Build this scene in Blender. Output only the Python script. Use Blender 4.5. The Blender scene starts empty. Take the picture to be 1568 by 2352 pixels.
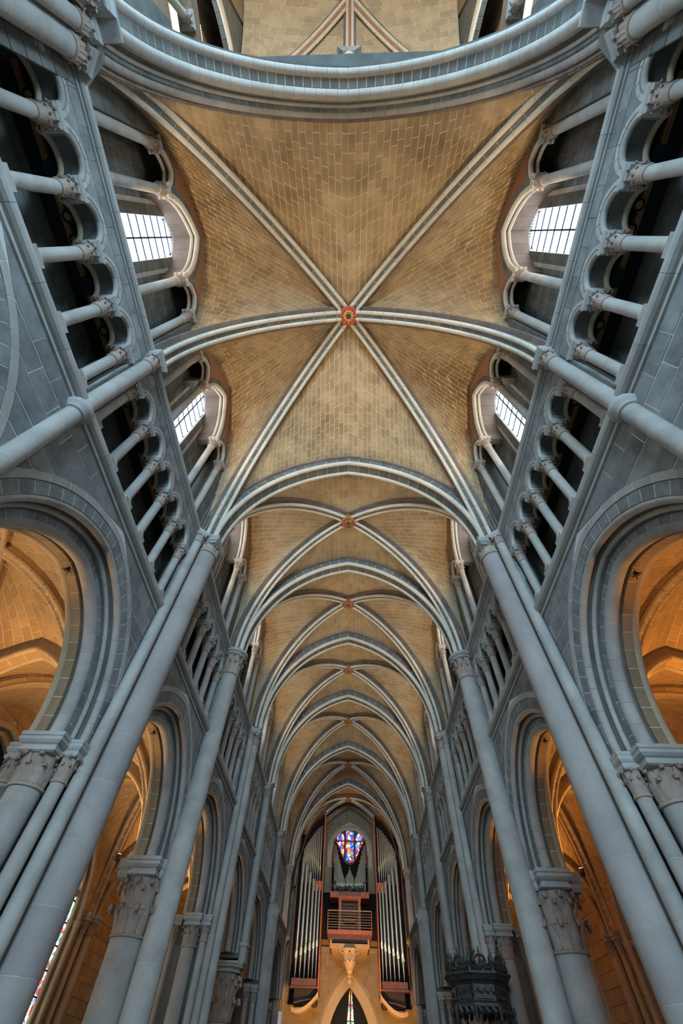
import bpy, math, random
from mathutils import Vector, Matrix
pi = math.pi
RND = random.Random(11)
SC = bpy.context.scene
COL = SC.collection

# ---------------------------------------------------------------- camera
def setup_camera():
    W = 1568.0
    f0, yaw, pit, rol = 929.894, math.radians(-3.228), math.radians(55.4057), math.radians(2.84489)
    cy, sy, cp, sp = math.cos(yaw), math.sin(yaw), math.cos(pit), math.sin(pit)
    f = Vector((sy*cp, cy*cp, sp)); r = Vector((cy, -sy, 0)); u = r.cross(f)
    cr, sr = math.cos(rol), math.sin(rol)
    r, u = cr*r + sr*u, -sr*r + cr*u
    cd = bpy.data.cameras.new('camera'); co = bpy.data.objects.new('camera', cd); COL.objects.link(co)
    cd.sensor_fit = 'HORIZONTAL'; cd.sensor_width = 36; cd.lens = f0*36/W
    cd.shift_x = (784-774.03)/W; cd.shift_y = (1177.72-1176)/W
    cd.clip_end = 400; cd.clip_start = 0.05
    m = Matrix.Identity(4)
    for i in range(3):
        m[i][0], m[i][1], m[i][2] = r[i], u[i], -f[i]
    m.translation = Vector((0.096, 0, 1.4))
    co.matrix_world = m
    SC.camera = co
setup_camera()

# ---------------------------------------------------------------- sky, lights, exposure
VS = SC.view_settings
VS.view_transform = 'Standard'; VS.look = 'None'; VS.gamma = 1; VS.use_curve_mapping = False
VS.exposure = 0.35
wd = bpy.data.worlds.new('sky'); SC.world = wd; wd.use_nodes = True
bg = wd.node_tree.nodes['Background']
bg.inputs[0].default_value = (0.78, 0.88, 1.0, 1); bg.inputs[1].default_value = 0.28
SC.cycles.max_bounces = 4; SC.cycles.diffuse_bounces = 3; SC.cycles.adaptive_threshold = 0.03; SC.cycles.glossy_bounces = 2
SC.cycles.transmission_bounces = 2; SC.cycles.caustics_reflective = False; SC.cycles.caustics_refractive = False
SC.cycles.use_denoising = True; SC.cycles.sample_clamp_indirect = 4.0
SC.cycles.use_adaptive_sampling = True

def light(name, kind, loc, color, watts, size=0.2, rot=None, spot=None, size_y=None, parent=None):
    d = bpy.data.lights.new(name, kind); d.color = color; d.energy = watts
    if kind == 'AREA':
        d.size = size
        if size_y: d.shape = 'RECTANGLE'; d.size_y = size_y
    else: d.shadow_soft_size = size
    if kind == 'SPOT': d.spot_size = spot or 1.6; d.spot_blend = 0.6
    o = bpy.data.objects.new(name, d); COL.objects.link(o); o.location = loc
    if rot: o.rotation_euler = rot
    if parent: o.parent = parent
    return o
# daylight of the great transept and choir windows behind the camera
for nm_, lc, w_, sz, rt, sy_ in (('choir_daylight', (0, -20, 12), 3900, 11, (math.radians(100), 0, 0), 9),
        ('transept_daylight_left', (-15, -9, 11), 1900, 7, (math.radians(105), 0, math.radians(-60)), 9),
        ('transept_daylight_right', (15, -9, 11), 1900, 7, (math.radians(105), 0, math.radians(60)), 9)):
    light(nm_, 'AREA', lc, (0.50, 0.77, 1.0), w_, sz, rt, size_y=sy_).data.spread = math.radians(125)
# unseen warm spots placed at the clerestory sills to warm and brighten the vault
VAULT_W = 470
for yy, k_ in ((-0.0, 1.0), (5.98, 1.0), (12.75, 0.8), (19.5, 0.8), (26.6, 0.8), (34.2, 0.6), (42.4, 0.16)):
    for sg in (-1, 1):
        light('vault_warm_spot', 'SPOT', (sg*5.72, yy, 13.6), (1.0, 0.74, 0.44), VAULT_W*k_, 0.15, (0, math.radians(180-38)*sg, 0), spot=1.9)
light('tower_fill_spot', 'SPOT', (0, -10, 20), (1.0, 0.74, 0.42), 2200, 0.3, (math.radians(180), 0, 0), spot=2.4)  # unseen warm spot added in mid-air to brighten the tower ribs
# ---------------------------------------------------------------- materials
def nmat(name):
    m = bpy.data.materials.new(name); m.use_nodes = True
    nt = m.node_tree; return m, nt, nt.nodes, nt.links, nt.nodes['Principled BSDF']
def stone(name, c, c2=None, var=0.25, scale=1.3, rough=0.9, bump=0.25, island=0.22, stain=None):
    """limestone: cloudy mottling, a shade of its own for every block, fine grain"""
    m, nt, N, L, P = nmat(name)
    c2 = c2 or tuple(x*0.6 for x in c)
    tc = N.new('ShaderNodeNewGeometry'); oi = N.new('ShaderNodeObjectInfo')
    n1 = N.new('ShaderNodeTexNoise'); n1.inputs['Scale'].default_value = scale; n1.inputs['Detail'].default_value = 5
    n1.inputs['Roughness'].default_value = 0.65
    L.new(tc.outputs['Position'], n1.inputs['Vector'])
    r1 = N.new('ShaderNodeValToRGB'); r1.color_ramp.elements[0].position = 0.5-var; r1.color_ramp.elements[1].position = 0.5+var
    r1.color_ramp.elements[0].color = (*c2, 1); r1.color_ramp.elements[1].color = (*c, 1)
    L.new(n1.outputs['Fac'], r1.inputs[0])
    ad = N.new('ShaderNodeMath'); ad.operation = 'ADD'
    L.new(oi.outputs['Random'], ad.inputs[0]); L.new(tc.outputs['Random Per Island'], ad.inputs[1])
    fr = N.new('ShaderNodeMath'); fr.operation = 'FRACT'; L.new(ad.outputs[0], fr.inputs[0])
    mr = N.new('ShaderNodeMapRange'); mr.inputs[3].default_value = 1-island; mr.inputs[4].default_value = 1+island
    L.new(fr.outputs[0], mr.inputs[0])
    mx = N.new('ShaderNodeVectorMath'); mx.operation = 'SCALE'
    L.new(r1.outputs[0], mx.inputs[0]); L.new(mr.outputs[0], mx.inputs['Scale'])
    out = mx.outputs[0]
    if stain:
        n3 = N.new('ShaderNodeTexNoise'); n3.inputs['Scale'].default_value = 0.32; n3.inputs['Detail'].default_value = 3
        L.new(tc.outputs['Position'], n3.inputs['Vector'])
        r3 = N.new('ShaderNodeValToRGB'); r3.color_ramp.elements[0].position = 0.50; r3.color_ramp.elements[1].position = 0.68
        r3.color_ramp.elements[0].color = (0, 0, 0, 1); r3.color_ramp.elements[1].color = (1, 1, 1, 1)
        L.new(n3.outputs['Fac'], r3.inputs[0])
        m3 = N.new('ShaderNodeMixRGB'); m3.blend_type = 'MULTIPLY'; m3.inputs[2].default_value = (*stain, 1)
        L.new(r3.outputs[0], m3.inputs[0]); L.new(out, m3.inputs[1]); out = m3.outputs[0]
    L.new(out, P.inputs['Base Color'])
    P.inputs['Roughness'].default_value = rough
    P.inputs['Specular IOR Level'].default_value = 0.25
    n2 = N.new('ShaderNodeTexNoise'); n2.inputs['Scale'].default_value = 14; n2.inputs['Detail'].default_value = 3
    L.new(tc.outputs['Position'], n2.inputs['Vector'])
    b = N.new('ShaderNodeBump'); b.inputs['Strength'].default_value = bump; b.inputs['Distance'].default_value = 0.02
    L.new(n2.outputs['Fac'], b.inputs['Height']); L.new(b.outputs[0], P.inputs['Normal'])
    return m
def plain(name, c, rough=0.6, metal=0.0, var=0.0, emit=None, es=0):
    m, nt, N, L, P = nmat(name)
    P.inputs['Base Color'].default_value = (*c, 1); P.inputs['Roughness'].default_value = rough; P.inputs['Metallic'].default_value = metal
    if var:
        n = N.new('ShaderNodeTexNoise'); n.inputs['Scale'].default_value = 6; n.inputs['Detail'].default_value = 4
        g = N.new('ShaderNodeNewGeometry'); L.new(g.outputs['Position'], n.inputs['Vector'])
        r = N.new('ShaderNodeValToRGB'); r.color_ramp.elements[0].position = 0.3; r.color_ramp.elements[1].position = 0.7
        r.color_ramp.elements[0].color = (*[x*(1-var) for x in c], 1); r.color_ramp.elements[1].color = (*[min(1, x*(1+var)) for x in c], 1)
        L.new(n.outputs['Fac'], r.inputs[0]); L.new(r.outputs[0], P.inputs['Base Color'])
    if emit:
        P.inputs['Emission Color'].default_value = (*emit, 1); P.inputs['Emission Strength'].default_value = es
    return m
def glass_lattice():
    """clear leaded glass against the white sky, a fine net of leads"""
    m, nt, N, L, P = nmat('daylit_glass')
    g = N.new('ShaderNodeNewGeometry'); s = N.new('ShaderNodeSeparateXYZ'); L.new(g.outputs['Position'], s.inputs[0])
    outs = []
    for op in ('ADD', 'SUBTRACT'):
        a = N.new('ShaderNodeMath'); a.operation = op; L.new(s.outputs['Y'], a.inputs[0]); L.new(s.outputs['Z'], a.inputs[1])
        b = N.new('ShaderNodeMath'); b.operation = 'MULTIPLY'; b.inputs[1].default_value = 9.0; L.new(a.outputs[0], b.inputs[0])
        c = N.new('ShaderNodeMath'); c.operation = 'FRACT'; L.new(b.outputs[0], c.inputs[0])
        d = N.new('ShaderNodeMath'); d.operation = 'GREATER_THAN'; d.inputs[1].default_value = 0.16; L.new(c.outputs[0], d.inputs[0]); outs.append(d)
    mu = N.new('ShaderNodeMath'); mu.operation = 'MULTIPLY'; L.new(outs[0].outputs[0], mu.inputs[0]); L.new(outs[1].outputs[0], mu.inputs[1])
    mr = N.new('ShaderNodeMapRange'); mr.inputs[3].default_value = 0.45; mr.inputs[4].default_value = 1.0; L.new(mu.outputs[0], mr.inputs[0])
    ms = N.new('ShaderNodeMath'); ms.operation = 'MULTIPLY'; ms.inputs[1].default_value = WIN_E; L.new(mr.outputs[0], ms.inputs[0])
    P.inputs['Base Color'].default_value = (0.3, 0.35, 0.4, 1)
    P.inputs['Emission Color'].default_value = (0.80, 0.90, 1.0, 1); L.new(ms.outputs[0], P.inputs['Emission Strength'])
    return m
def stained(name, cols, scale, strength, dark=0.0):
    m, nt, N, L, P = nmat(name)
    g = N.new('ShaderNodeNewGeometry')
    v = N.new('ShaderNodeTexVoronoi'); v.inputs['Scale'].default_value = scale; L.new(g.outputs['Position'], v.inputs['Vector'])
    e = N.new('ShaderNodeTexVoronoi'); e.feature = 'DISTANCE_TO_EDGE'; e.inputs['Scale'].default_value = scale; L.new(g.outputs['Position'], e.inputs['Vector'])
    sp = N.new('ShaderNodeSeparateColor'); L.new(v.outputs['Color'], sp.inputs[0])
    r = N.new('ShaderNodeValToRGB'); r.color_ramp.interpolation = 'CONSTANT'
    n = len(cols)
    while len(r.color_ramp.elements) < n: r.color_ramp.elements.new(0.5)
    for i, c in enumerate(cols):
        r.color_ramp.elements[i].position = i/n; r.color_ramp.elements[i].color = (*c, 1)
    L.new(sp.outputs[0], r.inputs[0])
    gt = N.new('ShaderNodeMath'); gt.operation = 'GREATER_THAN'; gt.inputs[1].default_value = 0.035; L.new(e.outputs['Distance'], gt.inputs[0])
    ms = N.new('ShaderNodeMath'); ms.operation = 'MULTIPLY'; ms.inputs[1].default_value = strength; L.new(gt.outputs[0], ms.inputs[0])
    P.inputs['Base Color'].default_value = (0.02, 0.02, 0.03, 1); P.inputs['Roughness'].default_value = 0.2
    L.new(r.outputs[0], P.inputs['Emission Color']); L.new(ms.outputs[0], P.inputs['Emission Strength'])
    return m
WIN_E = 4.8
MT = dict(
    arch=stone('shade_toned_arch_stone', (0.42, 0.385, 0.34), (0.29, 0.265, 0.235), scale=1.6, island=0.05),  # crossing arch rolls: their dim shading is put into a darker stone colour
    wall=stone('grey_molasse', (0.34, 0.355, 0.35), (0.15, 0.16, 0.165), scale=2.2, island=0.16),
    band=stone('pale_molasse', (0.50, 0.49, 0.46), (0.36, 0.36, 0.34), scale=2.0, island=0.08),
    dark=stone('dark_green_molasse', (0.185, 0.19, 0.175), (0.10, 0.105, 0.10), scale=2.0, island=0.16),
    roll=stone('cream_limestone', (0.68, 0.62, 0.51), (0.54, 0.48, 0.39), scale=1.6, island=0.07),
    shaft=stone('grey_limestone', (0.50, 0.48, 0.44), (0.30, 0.29, 0.27), scale=1.6, island=0.03),
    mauve=stone('mauve_limestone', (0.42, 0.38, 0.355), (0.28, 0.26, 0.25), scale=1.0, island=0.05),
    cap=stone('carved_limestone', (0.46, 0.38, 0.32), (0.30, 0.23, 0.19), scale=5, island=0.08),
    abacus=stone('abacus_limestone', (0.52, 0.51, 0.48), (0.36, 0.36, 0.34), scale=2, island=0.05),
    vault=stone('tan_vault_stone', (0.53, 0.385, 0.22), (0.27, 0.185, 0.10), scale=1.4, island=0.13, stain=(0.66, 0.62, 0.58)),
    vault2=stone('grey_tan_vault_stone', (0.56, 0.445, 0.29), (0.37, 0.285, 0.18), scale=1.5, island=0.12, stain=(0.8, 0.76, 0.72)),
    mortar=stone('pale_mortar', (0.74, 0.58, 0.38), (0.60, 0.46, 0.30), scale=3, island=0.0, bump=0.1),
    mortar_grey=stone('grey_mortar', (0.80, 0.80, 0.77), (0.60, 0.60, 0.58), scale=3, island=0.0, bump=0.1),
    mortar_dark=stone('worn_mortar', (0.36, 0.35, 0.31), (0.22, 0.22, 0.20), scale=3, island=0.0, bump=0.1),
    aisle=stone('ochre_aisle_stone', (0.50, 0.37, 0.22), (0.36, 0.26, 0.15), scale=1.5, island=0.12),
    aroll=stone('cream_aisle_stone', (0.56, 0.46, 0.32), (0.44, 0.35, 0.24), scale=2.0, island=0.05),
    lunette=stone('red_brown_render', (0.40, 0.20, 0.11), (0.30, 0.15, 0.085), scale=3, island=0.05),
    back=stone('mottled_molasse', (0.42, 0.43, 0.42), (0.09, 0.09, 0.085), scale=0.9, island=0.12),  # triforium back wall: strong mottle between a mid grey and a near-black tone
    asoffit=stone('brown_soffit_stone', (0.37, 0.275, 0.18), (0.26, 0.19, 0.12), scale=1.8, island=0.10),
    soffit=stone('rosy_soffit_stone', (0.26, 0.205, 0.175), (0.17, 0.135, 0.12), scale=2, island=0.12),
    passage=stone('near_black_plaster', (0.06, 0.06, 0.05), (0.02, 0.03, 0.03), scale=1.2, island=0.0),  # near-black tone for the roof boards and outer shells
    beam=plain('orange_timber', (0.42, 0.20, 0.07), 0.7, 0, 0.25),
    iron=plain('dark_iron', (0.025, 0.025, 0.028), 0.55, 0.6),
    lead=plain('window_lead', (0.03, 0.05, 0.10), 0.6, 0.2),
    red=plain('red_paint', (0.45, 0.085, 0.05), 0.8, 0, 0.2),
    rust=plain('orange_brown_paint', (0.34, 0.12, 0.045), 0.8, 0, 0.35),
    rust2=plain('dull_gilding', (0.36, 0.17, 0.05), 0.6, 0.1, 0.35),
    gold=plain('ochre_gilding', (0.62, 0.33, 0.09), 0.55, 0.2, 0.25),
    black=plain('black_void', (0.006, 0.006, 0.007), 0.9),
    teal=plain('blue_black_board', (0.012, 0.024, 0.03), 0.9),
    tin=plain('polished_tin', (0.80, 0.70, 0.54), 0.33, 1.0),
    tin2=plain('satin_tin', (0.58, 0.50, 0.38), 0.4, 0.8),
    brass=plain('mouth_gold', (0.75, 0.50, 0.22), 0.3, 0.9),
    wood=plain('orange_cherry_wood', (0.50, 0.13, 0.025), 0.45, 0, 0.3),
    wood2=plain('brown_cherry_wood', (0.16, 0.055, 0.025), 0.5, 0, 0.35),
    grille=plain('dark_grille', (0.03, 0.022, 0.018), 0.7),
    carved=plain('dark_carved_oak', (0.035, 0.03, 0.026), 0.5, 0, 0.5),
    verd=plain('green_turned_finial', (0.02, 0.07, 0.06), 0.4, 0.1),
    pale=plain('pale_lit_ledge', (0.55, 0.38, 0.22), 0.7, 0, 0.15),
    lamp=plain('lamp_lens', (1, 0.7, 0.4), 0.4, 0, 0, (1.0, 0.55, 0.2), 6),
    lampoff=plain('lamp_lens_dim', (0.35, 0.17, 0.08), 0.3),
    floor=stone('flagstone', (0.30, 0.27, 0.23), (0.2, 0.18, 0.16), scale=0.8, island=0.1),
)
MT['glass'] = glass_lattice()
MT['bluewhite'] = stained('aisle_stained_glass', [(0.75, 0.95, 0.95), (0.7, 0.9, 0.85), (0.18, 0.5, 0.3), (0.9, 0.95, 1), (0.12, 0.25, 0.75), (0.85, 0.9, 0.9), (0.8, 0.06, 0.06), (0.8, 0.95, 0.85), (0.85, 0.8, 0.45), (0.7, 0.9, 1.0), (0.35, 0.7, 0.5)], 8.0, 1.5)
MT['darkglass'] = stained('dim_stained_glass', [(0.01, 0.02, 0.02), (0.03, 0.12, 0.12), (0.01, 0.01, 0.01), (0.5, 0.06, 0.02), (0.05, 0.12, 0.3), (0.02, 0.02, 0.02), (0.3, 0.45, 0.5), (0.02, 0.1, 0.04)], 6.0, 0.9)
MT['westglass'] = stained('west_stained_glass', [(0.02, 0.08, 0.7), (0.75, 0.03, 0.03), (0.9, 0.55, 0.25), (0.05, 0.35, 0.8), (0.95, 0.85, 0.65), (0.3, 0.05, 0.5), (0.8, 0.2, 0.05), (0.02, 0.03, 0.25)], 5.0, 1.5)
MT['redglass'] = stained('portal_stained_glass', [(0.75, 0.03, 0.02), (0.9, 0.3, 0.04), (0.9, 0.6, 0.12), (0.6, 0.02, 0.02), (0.1, 0.35, 0.15), (0.9, 0.55, 0.2)], 3.5, 1.3)

# ---------------------------------------------------------------- mesh kit
CH = {}; ORG = {}; LEFT = []
class M:
    def __init__(s): s.v = []; s.f = []
    def add(s, vs, fs):
        b = len(s.v); s.v += vs; s.f += [tuple(b+i for i in f) for f in fs]; return s
    def box(s, x0, x1, y0, y1, z0, z1):
        return s.add([(x0,y0,z0),(x1,y0,z0),(x1,y1,z0),(x0,y1,z0),(x0,y0,z1),(x1,y0,z1),(x1,y1,z1),(x0,y1,z1)],
                     [(3,2,1,0),(4,5,6,7),(0,1,5,4),(1,2,6,5),(2,3,7,6),(3,0,4,7)])
    def quadblock(s, p, n, t):
        """block whose visible face is the quad p; n*t is the way into the wall"""
        q = [(a[0]+n[0]*t, a[1]+n[1]*t, a[2]+n[2]*t) for a in p]
        return s.add(list(p)+q, [(0,1,2,3),(0,4,5,1),(1,5,6,2),(2,6,7,3),(3,7,4,0),(7,6,5,4)])
    def lathe(s, cx, cy, prof, seg=16, rot=0.0, sx=1.0, sy=1.0, caps=True):
        b = len(s.v)
        for r, z in prof:
            for i in range(seg):
                a = 2*pi*i/seg+rot; s.v.append((cx+r*sx*math.cos(a), cy+r*sy*math.sin(a), z))
        for k in range(len(prof)-1):
            for i in range(seg):
                j = (i+1) % seg; s.f.append((b+k*seg+i, b+k*seg+j, b+(k+1)*seg+j, b+(k+1)*seg+i))
        if caps:
            s.f.append(tuple(b+i for i in reversed(range(seg)))); s.f.append(tuple(b+(len(prof)-1)*seg+i for i in range(seg)))
        return s
    def square(s, cx, cy, prof, sx=1.0, sy=1.0):
        return s.lathe(cx, cy, [(r*math.sqrt(2), z) for r, z in prof], 4, pi/4, sx, sy)
    def tube(s, pts, r, seg=6, closed=False):
        b = len(s.v); n = len(pts)
        for i, p in enumerate(pts):
            a = Vector(pts[max(0, i-1)]); c = Vector(pts[min(n-1, i+1)]); d = (c-a).normalized()
            u = d.cross(Vector((0, 0, 1)));
            if u.length < 1e-3: u = d.cross(Vector((0, 1, 0)))
            u.normalize(); w = d.cross(u); rr = r[i] if isinstance(r, (list, tuple)) else r
            for k in range(seg):
                t = 2*pi*k/seg; q = Vector(p)+u*(rr*math.cos(t))+w*(rr*math.sin(t)); s.v.append(tuple(q))
        for i in range(n-1):
            for k in range(seg):
                j = (k+1) % seg; s.f.append((b+i*seg+k, b+i*seg+j, b+(i+1)*seg+j, b+(i+1)*seg+k))
        s.f.append(tuple(b+k for k in reversed(range(seg)))); s.f.append(tuple(b+(n-1)*seg+k for k in range(seg)))
        return s
    def join(s, o): return s.add(o.v, o.f)
    def centre(s):
        n = len(s.v); return [sum(v[i] for v in s.v)/n for i in range(3)]
    def size(s):
        c = s.centre(); d = math.dist(c, (0.1, 0, 1.4)); e = max(math.dist(c, v) for v in s.v[:8]); return e/d
def link(o, parent):
    COL.objects.link(o)
    if parent is not None:
        o.parent = parent; CH.setdefault(parent, []).append(o); ORG[o] = ORG[parent]
    return o
def obj(name, m, mat, parent=None, smooth=False, kind=None):
    me = bpy.data.meshes.new(name); og = ORG[parent] if parent is not None else (0, 0, 0)
    me.from_pydata([(v[0]-og[0], v[1]-og[1], v[2]-og[2]) for v in m.v], [], m.f)
    me.materials.append(MT[mat])
    if smooth: me.shade_smooth(); me.set_sharp_from_angle(angle=0.95)
    o = bpy.data.objects.new(name, me); link(o, parent)
    if parent is None: ORG[o] = (0, 0, 0)
    if kind: o['kind'] = kind
    return o
def thing(name, label, cat, loc, group=None, kind=None, mir=True):
    o = bpy.data.objects.new(name, None); COL.objects.link(o); o.location = loc; o.empty_display_size = 0.2
    ORG[o] = tuple(loc); o['label'] = label; o['category'] = cat
    if group: o['group'] = group
    if kind: o['kind'] = kind
    if mir: LEFT.append(o)
    return o
def inst(name, mesh, mat, parent, loc, rz=0.0, sc=1.0):
    """a copy sharing mesh data; loc is in world space"""
    o = bpy.data.objects.new(name, mesh); link(o, parent); og = ORG[parent]
    o.location = (loc[0]-og[0], loc[1]-og[1], loc[2]-og[2]); o.rotation_euler = (0, 0, rz)
    o.scale = sc if isinstance(sc, tuple) else (sc, sc, sc)
    return o
def emit(parent, name, stones, mat, limit=300, indiv=True, mass='stonework', smooth=False):
    """the largest-looking pieces as objects of their own, the rest joined"""
    st = sorted(stones, key=lambda m: -m.size())
    k = min(limit, len(st)) if indiv else 0
    mats = mat if isinstance(mat, list) else [mat]
    for m in st[:k]: obj(name, m, mats[RND.randrange(len(mats))], parent, smooth)
    if st[k:]:
        for j, mm in enumerate(mats):
            g = M()
            for q, m in enumerate(st[k:]):
                if q % len(mats) == j: g.join(m)
            if g.f: obj(mass, g, mm, parent, smooth, 'stuff')

# ---------------------------------------------------------------- arch geometry
def arc(a, h):
    e = (h*h-a*a)/(2*a); return e, a+e
def apt(a, h, r, t):
    e, R = arc(a, h); q = R+r; th_e = math.acos(max(-1, min(1, -e/q)))
    th = pi-(1-abs(t))*(pi-th_e)
    s = e+q*math.cos(th); z = q*math.sin(th)
    return (s, z) if t <= 0 else (-s, z)
def half_at(a, h, r, z):
    """half width of the arch line at height z above the spring"""
    e, R = arc(a, h); q = R+r
    if z >= q or z < 0: return None if z >= 0 else a+r
    s = math.sqrt(q*q-z*z)-e
    return s if s > 0 else None
def z_at(a, h, r, s):
    e, R = arc(a, h); q = R+r; x = abs(s)+e
    return math.sqrt(q*q-x*x) if abs(x) < q else None
def circ(cr, cd, rad, n=8, a0=0.0): return [(cr+rad*math.cos(2*pi*i/n+a0), cd+rad*math.sin(2*pi*i/n+a0)) for i in range(n)]
def vous(prof, a, h, t0, t1, sub, fn, m=None):
    m = m or M(); k = len(prof); b = len(m.v)
    for j in range(sub+1):
        t = t0+(t1-t0)*j/sub
        for r, d in prof:
            s, z = apt(a, h, r, t); m.v.append(fn(s, z, d))
    for j in range(sub):
        for i in range(k):
            i2 = (i+1) % k; m.f.append((b+j*k+i, b+j*k+i2, b+(j+1)*k+i2, b+(j+1)*k+i))
    m.f.append(tuple(b+i for i in range(k))); m.f.append(tuple(b+sub*k+i for i in reversed(range(k))))
    return m
def ring(prof, a, h, fn, n, sub=2, gap=0.012, tr=(-1, 1)):
    """n voussoirs from spring to spring (n even so that none crosses the crown)"""
    e, R = arc(a, h); g = gap/(2*(R+prof[0][0])*(pi-math.acos(max(-1, min(1, -e/R)))))
    out = []; w = (tr[1]-tr[0])/n
    for i in range(n): out.append(vous(prof, a, h, tr[0]+i*w+g, tr[0]+(i+1)*w-g, sub, fn))
    return out
def merged(lst):
    g = M()
    for m in lst: g.join(m)
    return g

def masonry(root, name, prof, a, h, fn, n, mat, mortar, indiv, sub=2, gap=0.022, limit=300, mass='voussoirs', tr=(-1, 1)):
    """voussoirs with pale mortar between them, a hair behind the faces"""
    emit(root, name, ring(prof, a, h, fn, n, sub, gap, tr), mat, limit, indiv, mass)
    cr = sum(p[0] for p in prof)/len(prof); cd = sum(p[1] for p in prof)/len(prof); q = []
    for r, d in prof:
        L = math.hypot(r-cr, d-cd) or 1; q.append((r-(r-cr)/L*0.008, d-(d-cd)/L*0.008))
    obj('mortar_joints', merged(ring(q, a, h, fn, 2 if tr[0] == -1 and tr[1] == 1 else 1, n, 0, tr)), mortar, root)
# ---------------------------------------------------------------- ashlar walls in planes x = const
def lay(rows, X, nx, b0, b1, t0, t1, za, zb, ln, off, jt, th, out):
    """one course between slanting ends"""
    lo, hi = max(b0, t0), min(b1, t1)
    if max(b1-b0, t1-t0) < 0.06: return
    cuts = []; y = lo+off
    while y < hi-0.12:
        if y > lo+0.12: cuts.append(y)
        y += ln*(0.8+0.4*RND.random())
    ed = [(b0, t0)]+[(c, c) for c in cuts]+[(b1, t1)]
    for i in range(len(ed)-1):
        (p, q), (u, v) = ed[i], ed[i+1]; j = jt/2; x = X+nx*RND.uniform(0, 0.005)
        if u-p < 0.05 and v-q < 0.05: continue
        u2, v2 = max(u-j, p+j), max(v-j, q+j)
        out.append(M().quadblock([(x, p+j, za+j), (x, u2, za+j), (x, v2, zb-j), (x, q+j, zb-j)], (-nx, 0, 0), th))
def wall_rows(X, nx, y0, y1, z0, z1, hole, ch, ln, jt=0.02, th=0.05):
    out = []; n = max(1, round((z1-z0)/ch)); dz = (z1-z0)/n
    for k in range(n):
        za, zb = z0+k*dz, z0+(k+1)*dz; A, B = hole(za) if hole else None, hole(zb) if hole else None
        off = ln*(0.5 if k % 2 else 1.0)
        if A is None and B is None: lay(None, X, nx, y0, y1, y0, y1, za, zb, ln, off, jt, th, out); continue
        if A is None: A = B
        if B is None: c = (A[0]+A[1])/2; B = (c, c)
        lay(None, X, nx, y0, max(A[0], y0), y0, max(B[0], y0), za, zb, ln, off, jt, th, out)
        lay(None, X, nx, min(A[1], y1), y1, min(B[1], y1), y1, za, zb, ln, off, jt, th, out)
    return out
def strip(X0, X1, ys, lo, hi):
    """solid wall between x = X0 and X1 whose lower and upper edges follow lo(y), hi(y)"""
    m = M(); n = len(ys)
    for y in ys:
        a, b = lo(y), hi(y); b = max(b, a+0.001)
        m.v += [(X0, y, a), (X0, y, b), (X1, y, b), (X1, y, a)]
    for i in range(n-1):
        p, q = 4*i, 4*(i+1)
        for k in range(4): m.f.append((p+k, p+(k+1) % 4, q+(k+1) % 4, q+k))
    m.f.append((0, 1, 2, 3)); m.f.append((4*n-1, 4*n-2, 4*n-3, 4*n-4))
    return m
def lin(a, b, n): return [a+(b-a)*i/n for i in range(n+1)]

# ---------------------------------------------------------------- columns and capitals
def leaf_mesh(h, w, r0, r1, curl, seg=7):
    """one upright water leaf whose tip rolls over outwards; local origin on the column axis at the leaf's foot"""
    m = M(); pts = []
    for i in range(seg+1):
        t = i/seg
        if t < 0.7:
            u = t/0.7; pts.append((r0+(r1-r0)*u**1.9, h*0.9*u, w*(0.78+0.22*math.sin(u*pi)-0.28*u*u)))
        else:
            u = (t-0.7)/0.3; a = u*pi*1.2
            pts.append((r1+curl*(1-math.cos(a))*0.62, h*0.9+curl*math.sin(a)*0.75, w*(0.50-0.24*u)))
    n = 4
    for lay_ in (0.0, -0.022):
        for (r, z, ww) in pts:
            for k in range(n+1):
                s = k/n*2-1; rr = r+lay_+0.17*w*(1-abs(s))-(0.10*w if k in (1, 3) else 0)
                m.v.append((rr, s*ww*0.5, z))
    N = (seg+1)*(n+1)
    for i in range(seg):
        for k in range(n):
            a = i*(n+1)+k; m.f.append((a, a+1, a+n+2, a+n+1)); m.f.append((N+a+n+1, N+a+n+2, N+a+1, N+a))
        a = i*(n+1); m.f.append((a, a+n+1, N+a+n+1, N+a)); a += n; m.f.append((a+n+1, a, N+a, N+a+n+1))
    a = seg*(n+1)
    for k in range(n): m.f.append((a+k, a+k+1, N+a+k+1, N+a+k))
    return m
LM = {}
def leafdata(key, *args):
    if key not in LM:
        m = leaf_mesh(*args); me = bpy.data.meshes.new('leaf'); me.from_pydata(m.v, [], m.f); me.materials.append(MT['cap']); me.shade_smooth(); LM[key] = (me, m)
    return LM[key]
def leaves(parent, x, y, z, h, w, r0, r1, curl, n, rot=0.0, indiv=True, arcr=None):
    me, m = leafdata((round(h, 3), round(w, 3), round(r0, 3), round(r1, 3), round(curl, 3)), h, w, r0, r1, curl)
    g = M()
    for i in range(n):
        a = 2*pi*i/n+rot
        if arcr and math.cos(a-arcr[0]) < arcr[1]: continue
        if indiv: inst('leaf', me, 'cap', parent, (x, y, z), a)
        else:
            c, s = math.cos(a), math.sin(a); g.add([(x+v[0]*c-v[1]*s, y+v[0]*s+v[1]*c, z+v[2]) for v in m.v], m.f)
    if not indiv: obj('leaf_ring', g, 'cap', parent, True)
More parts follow.
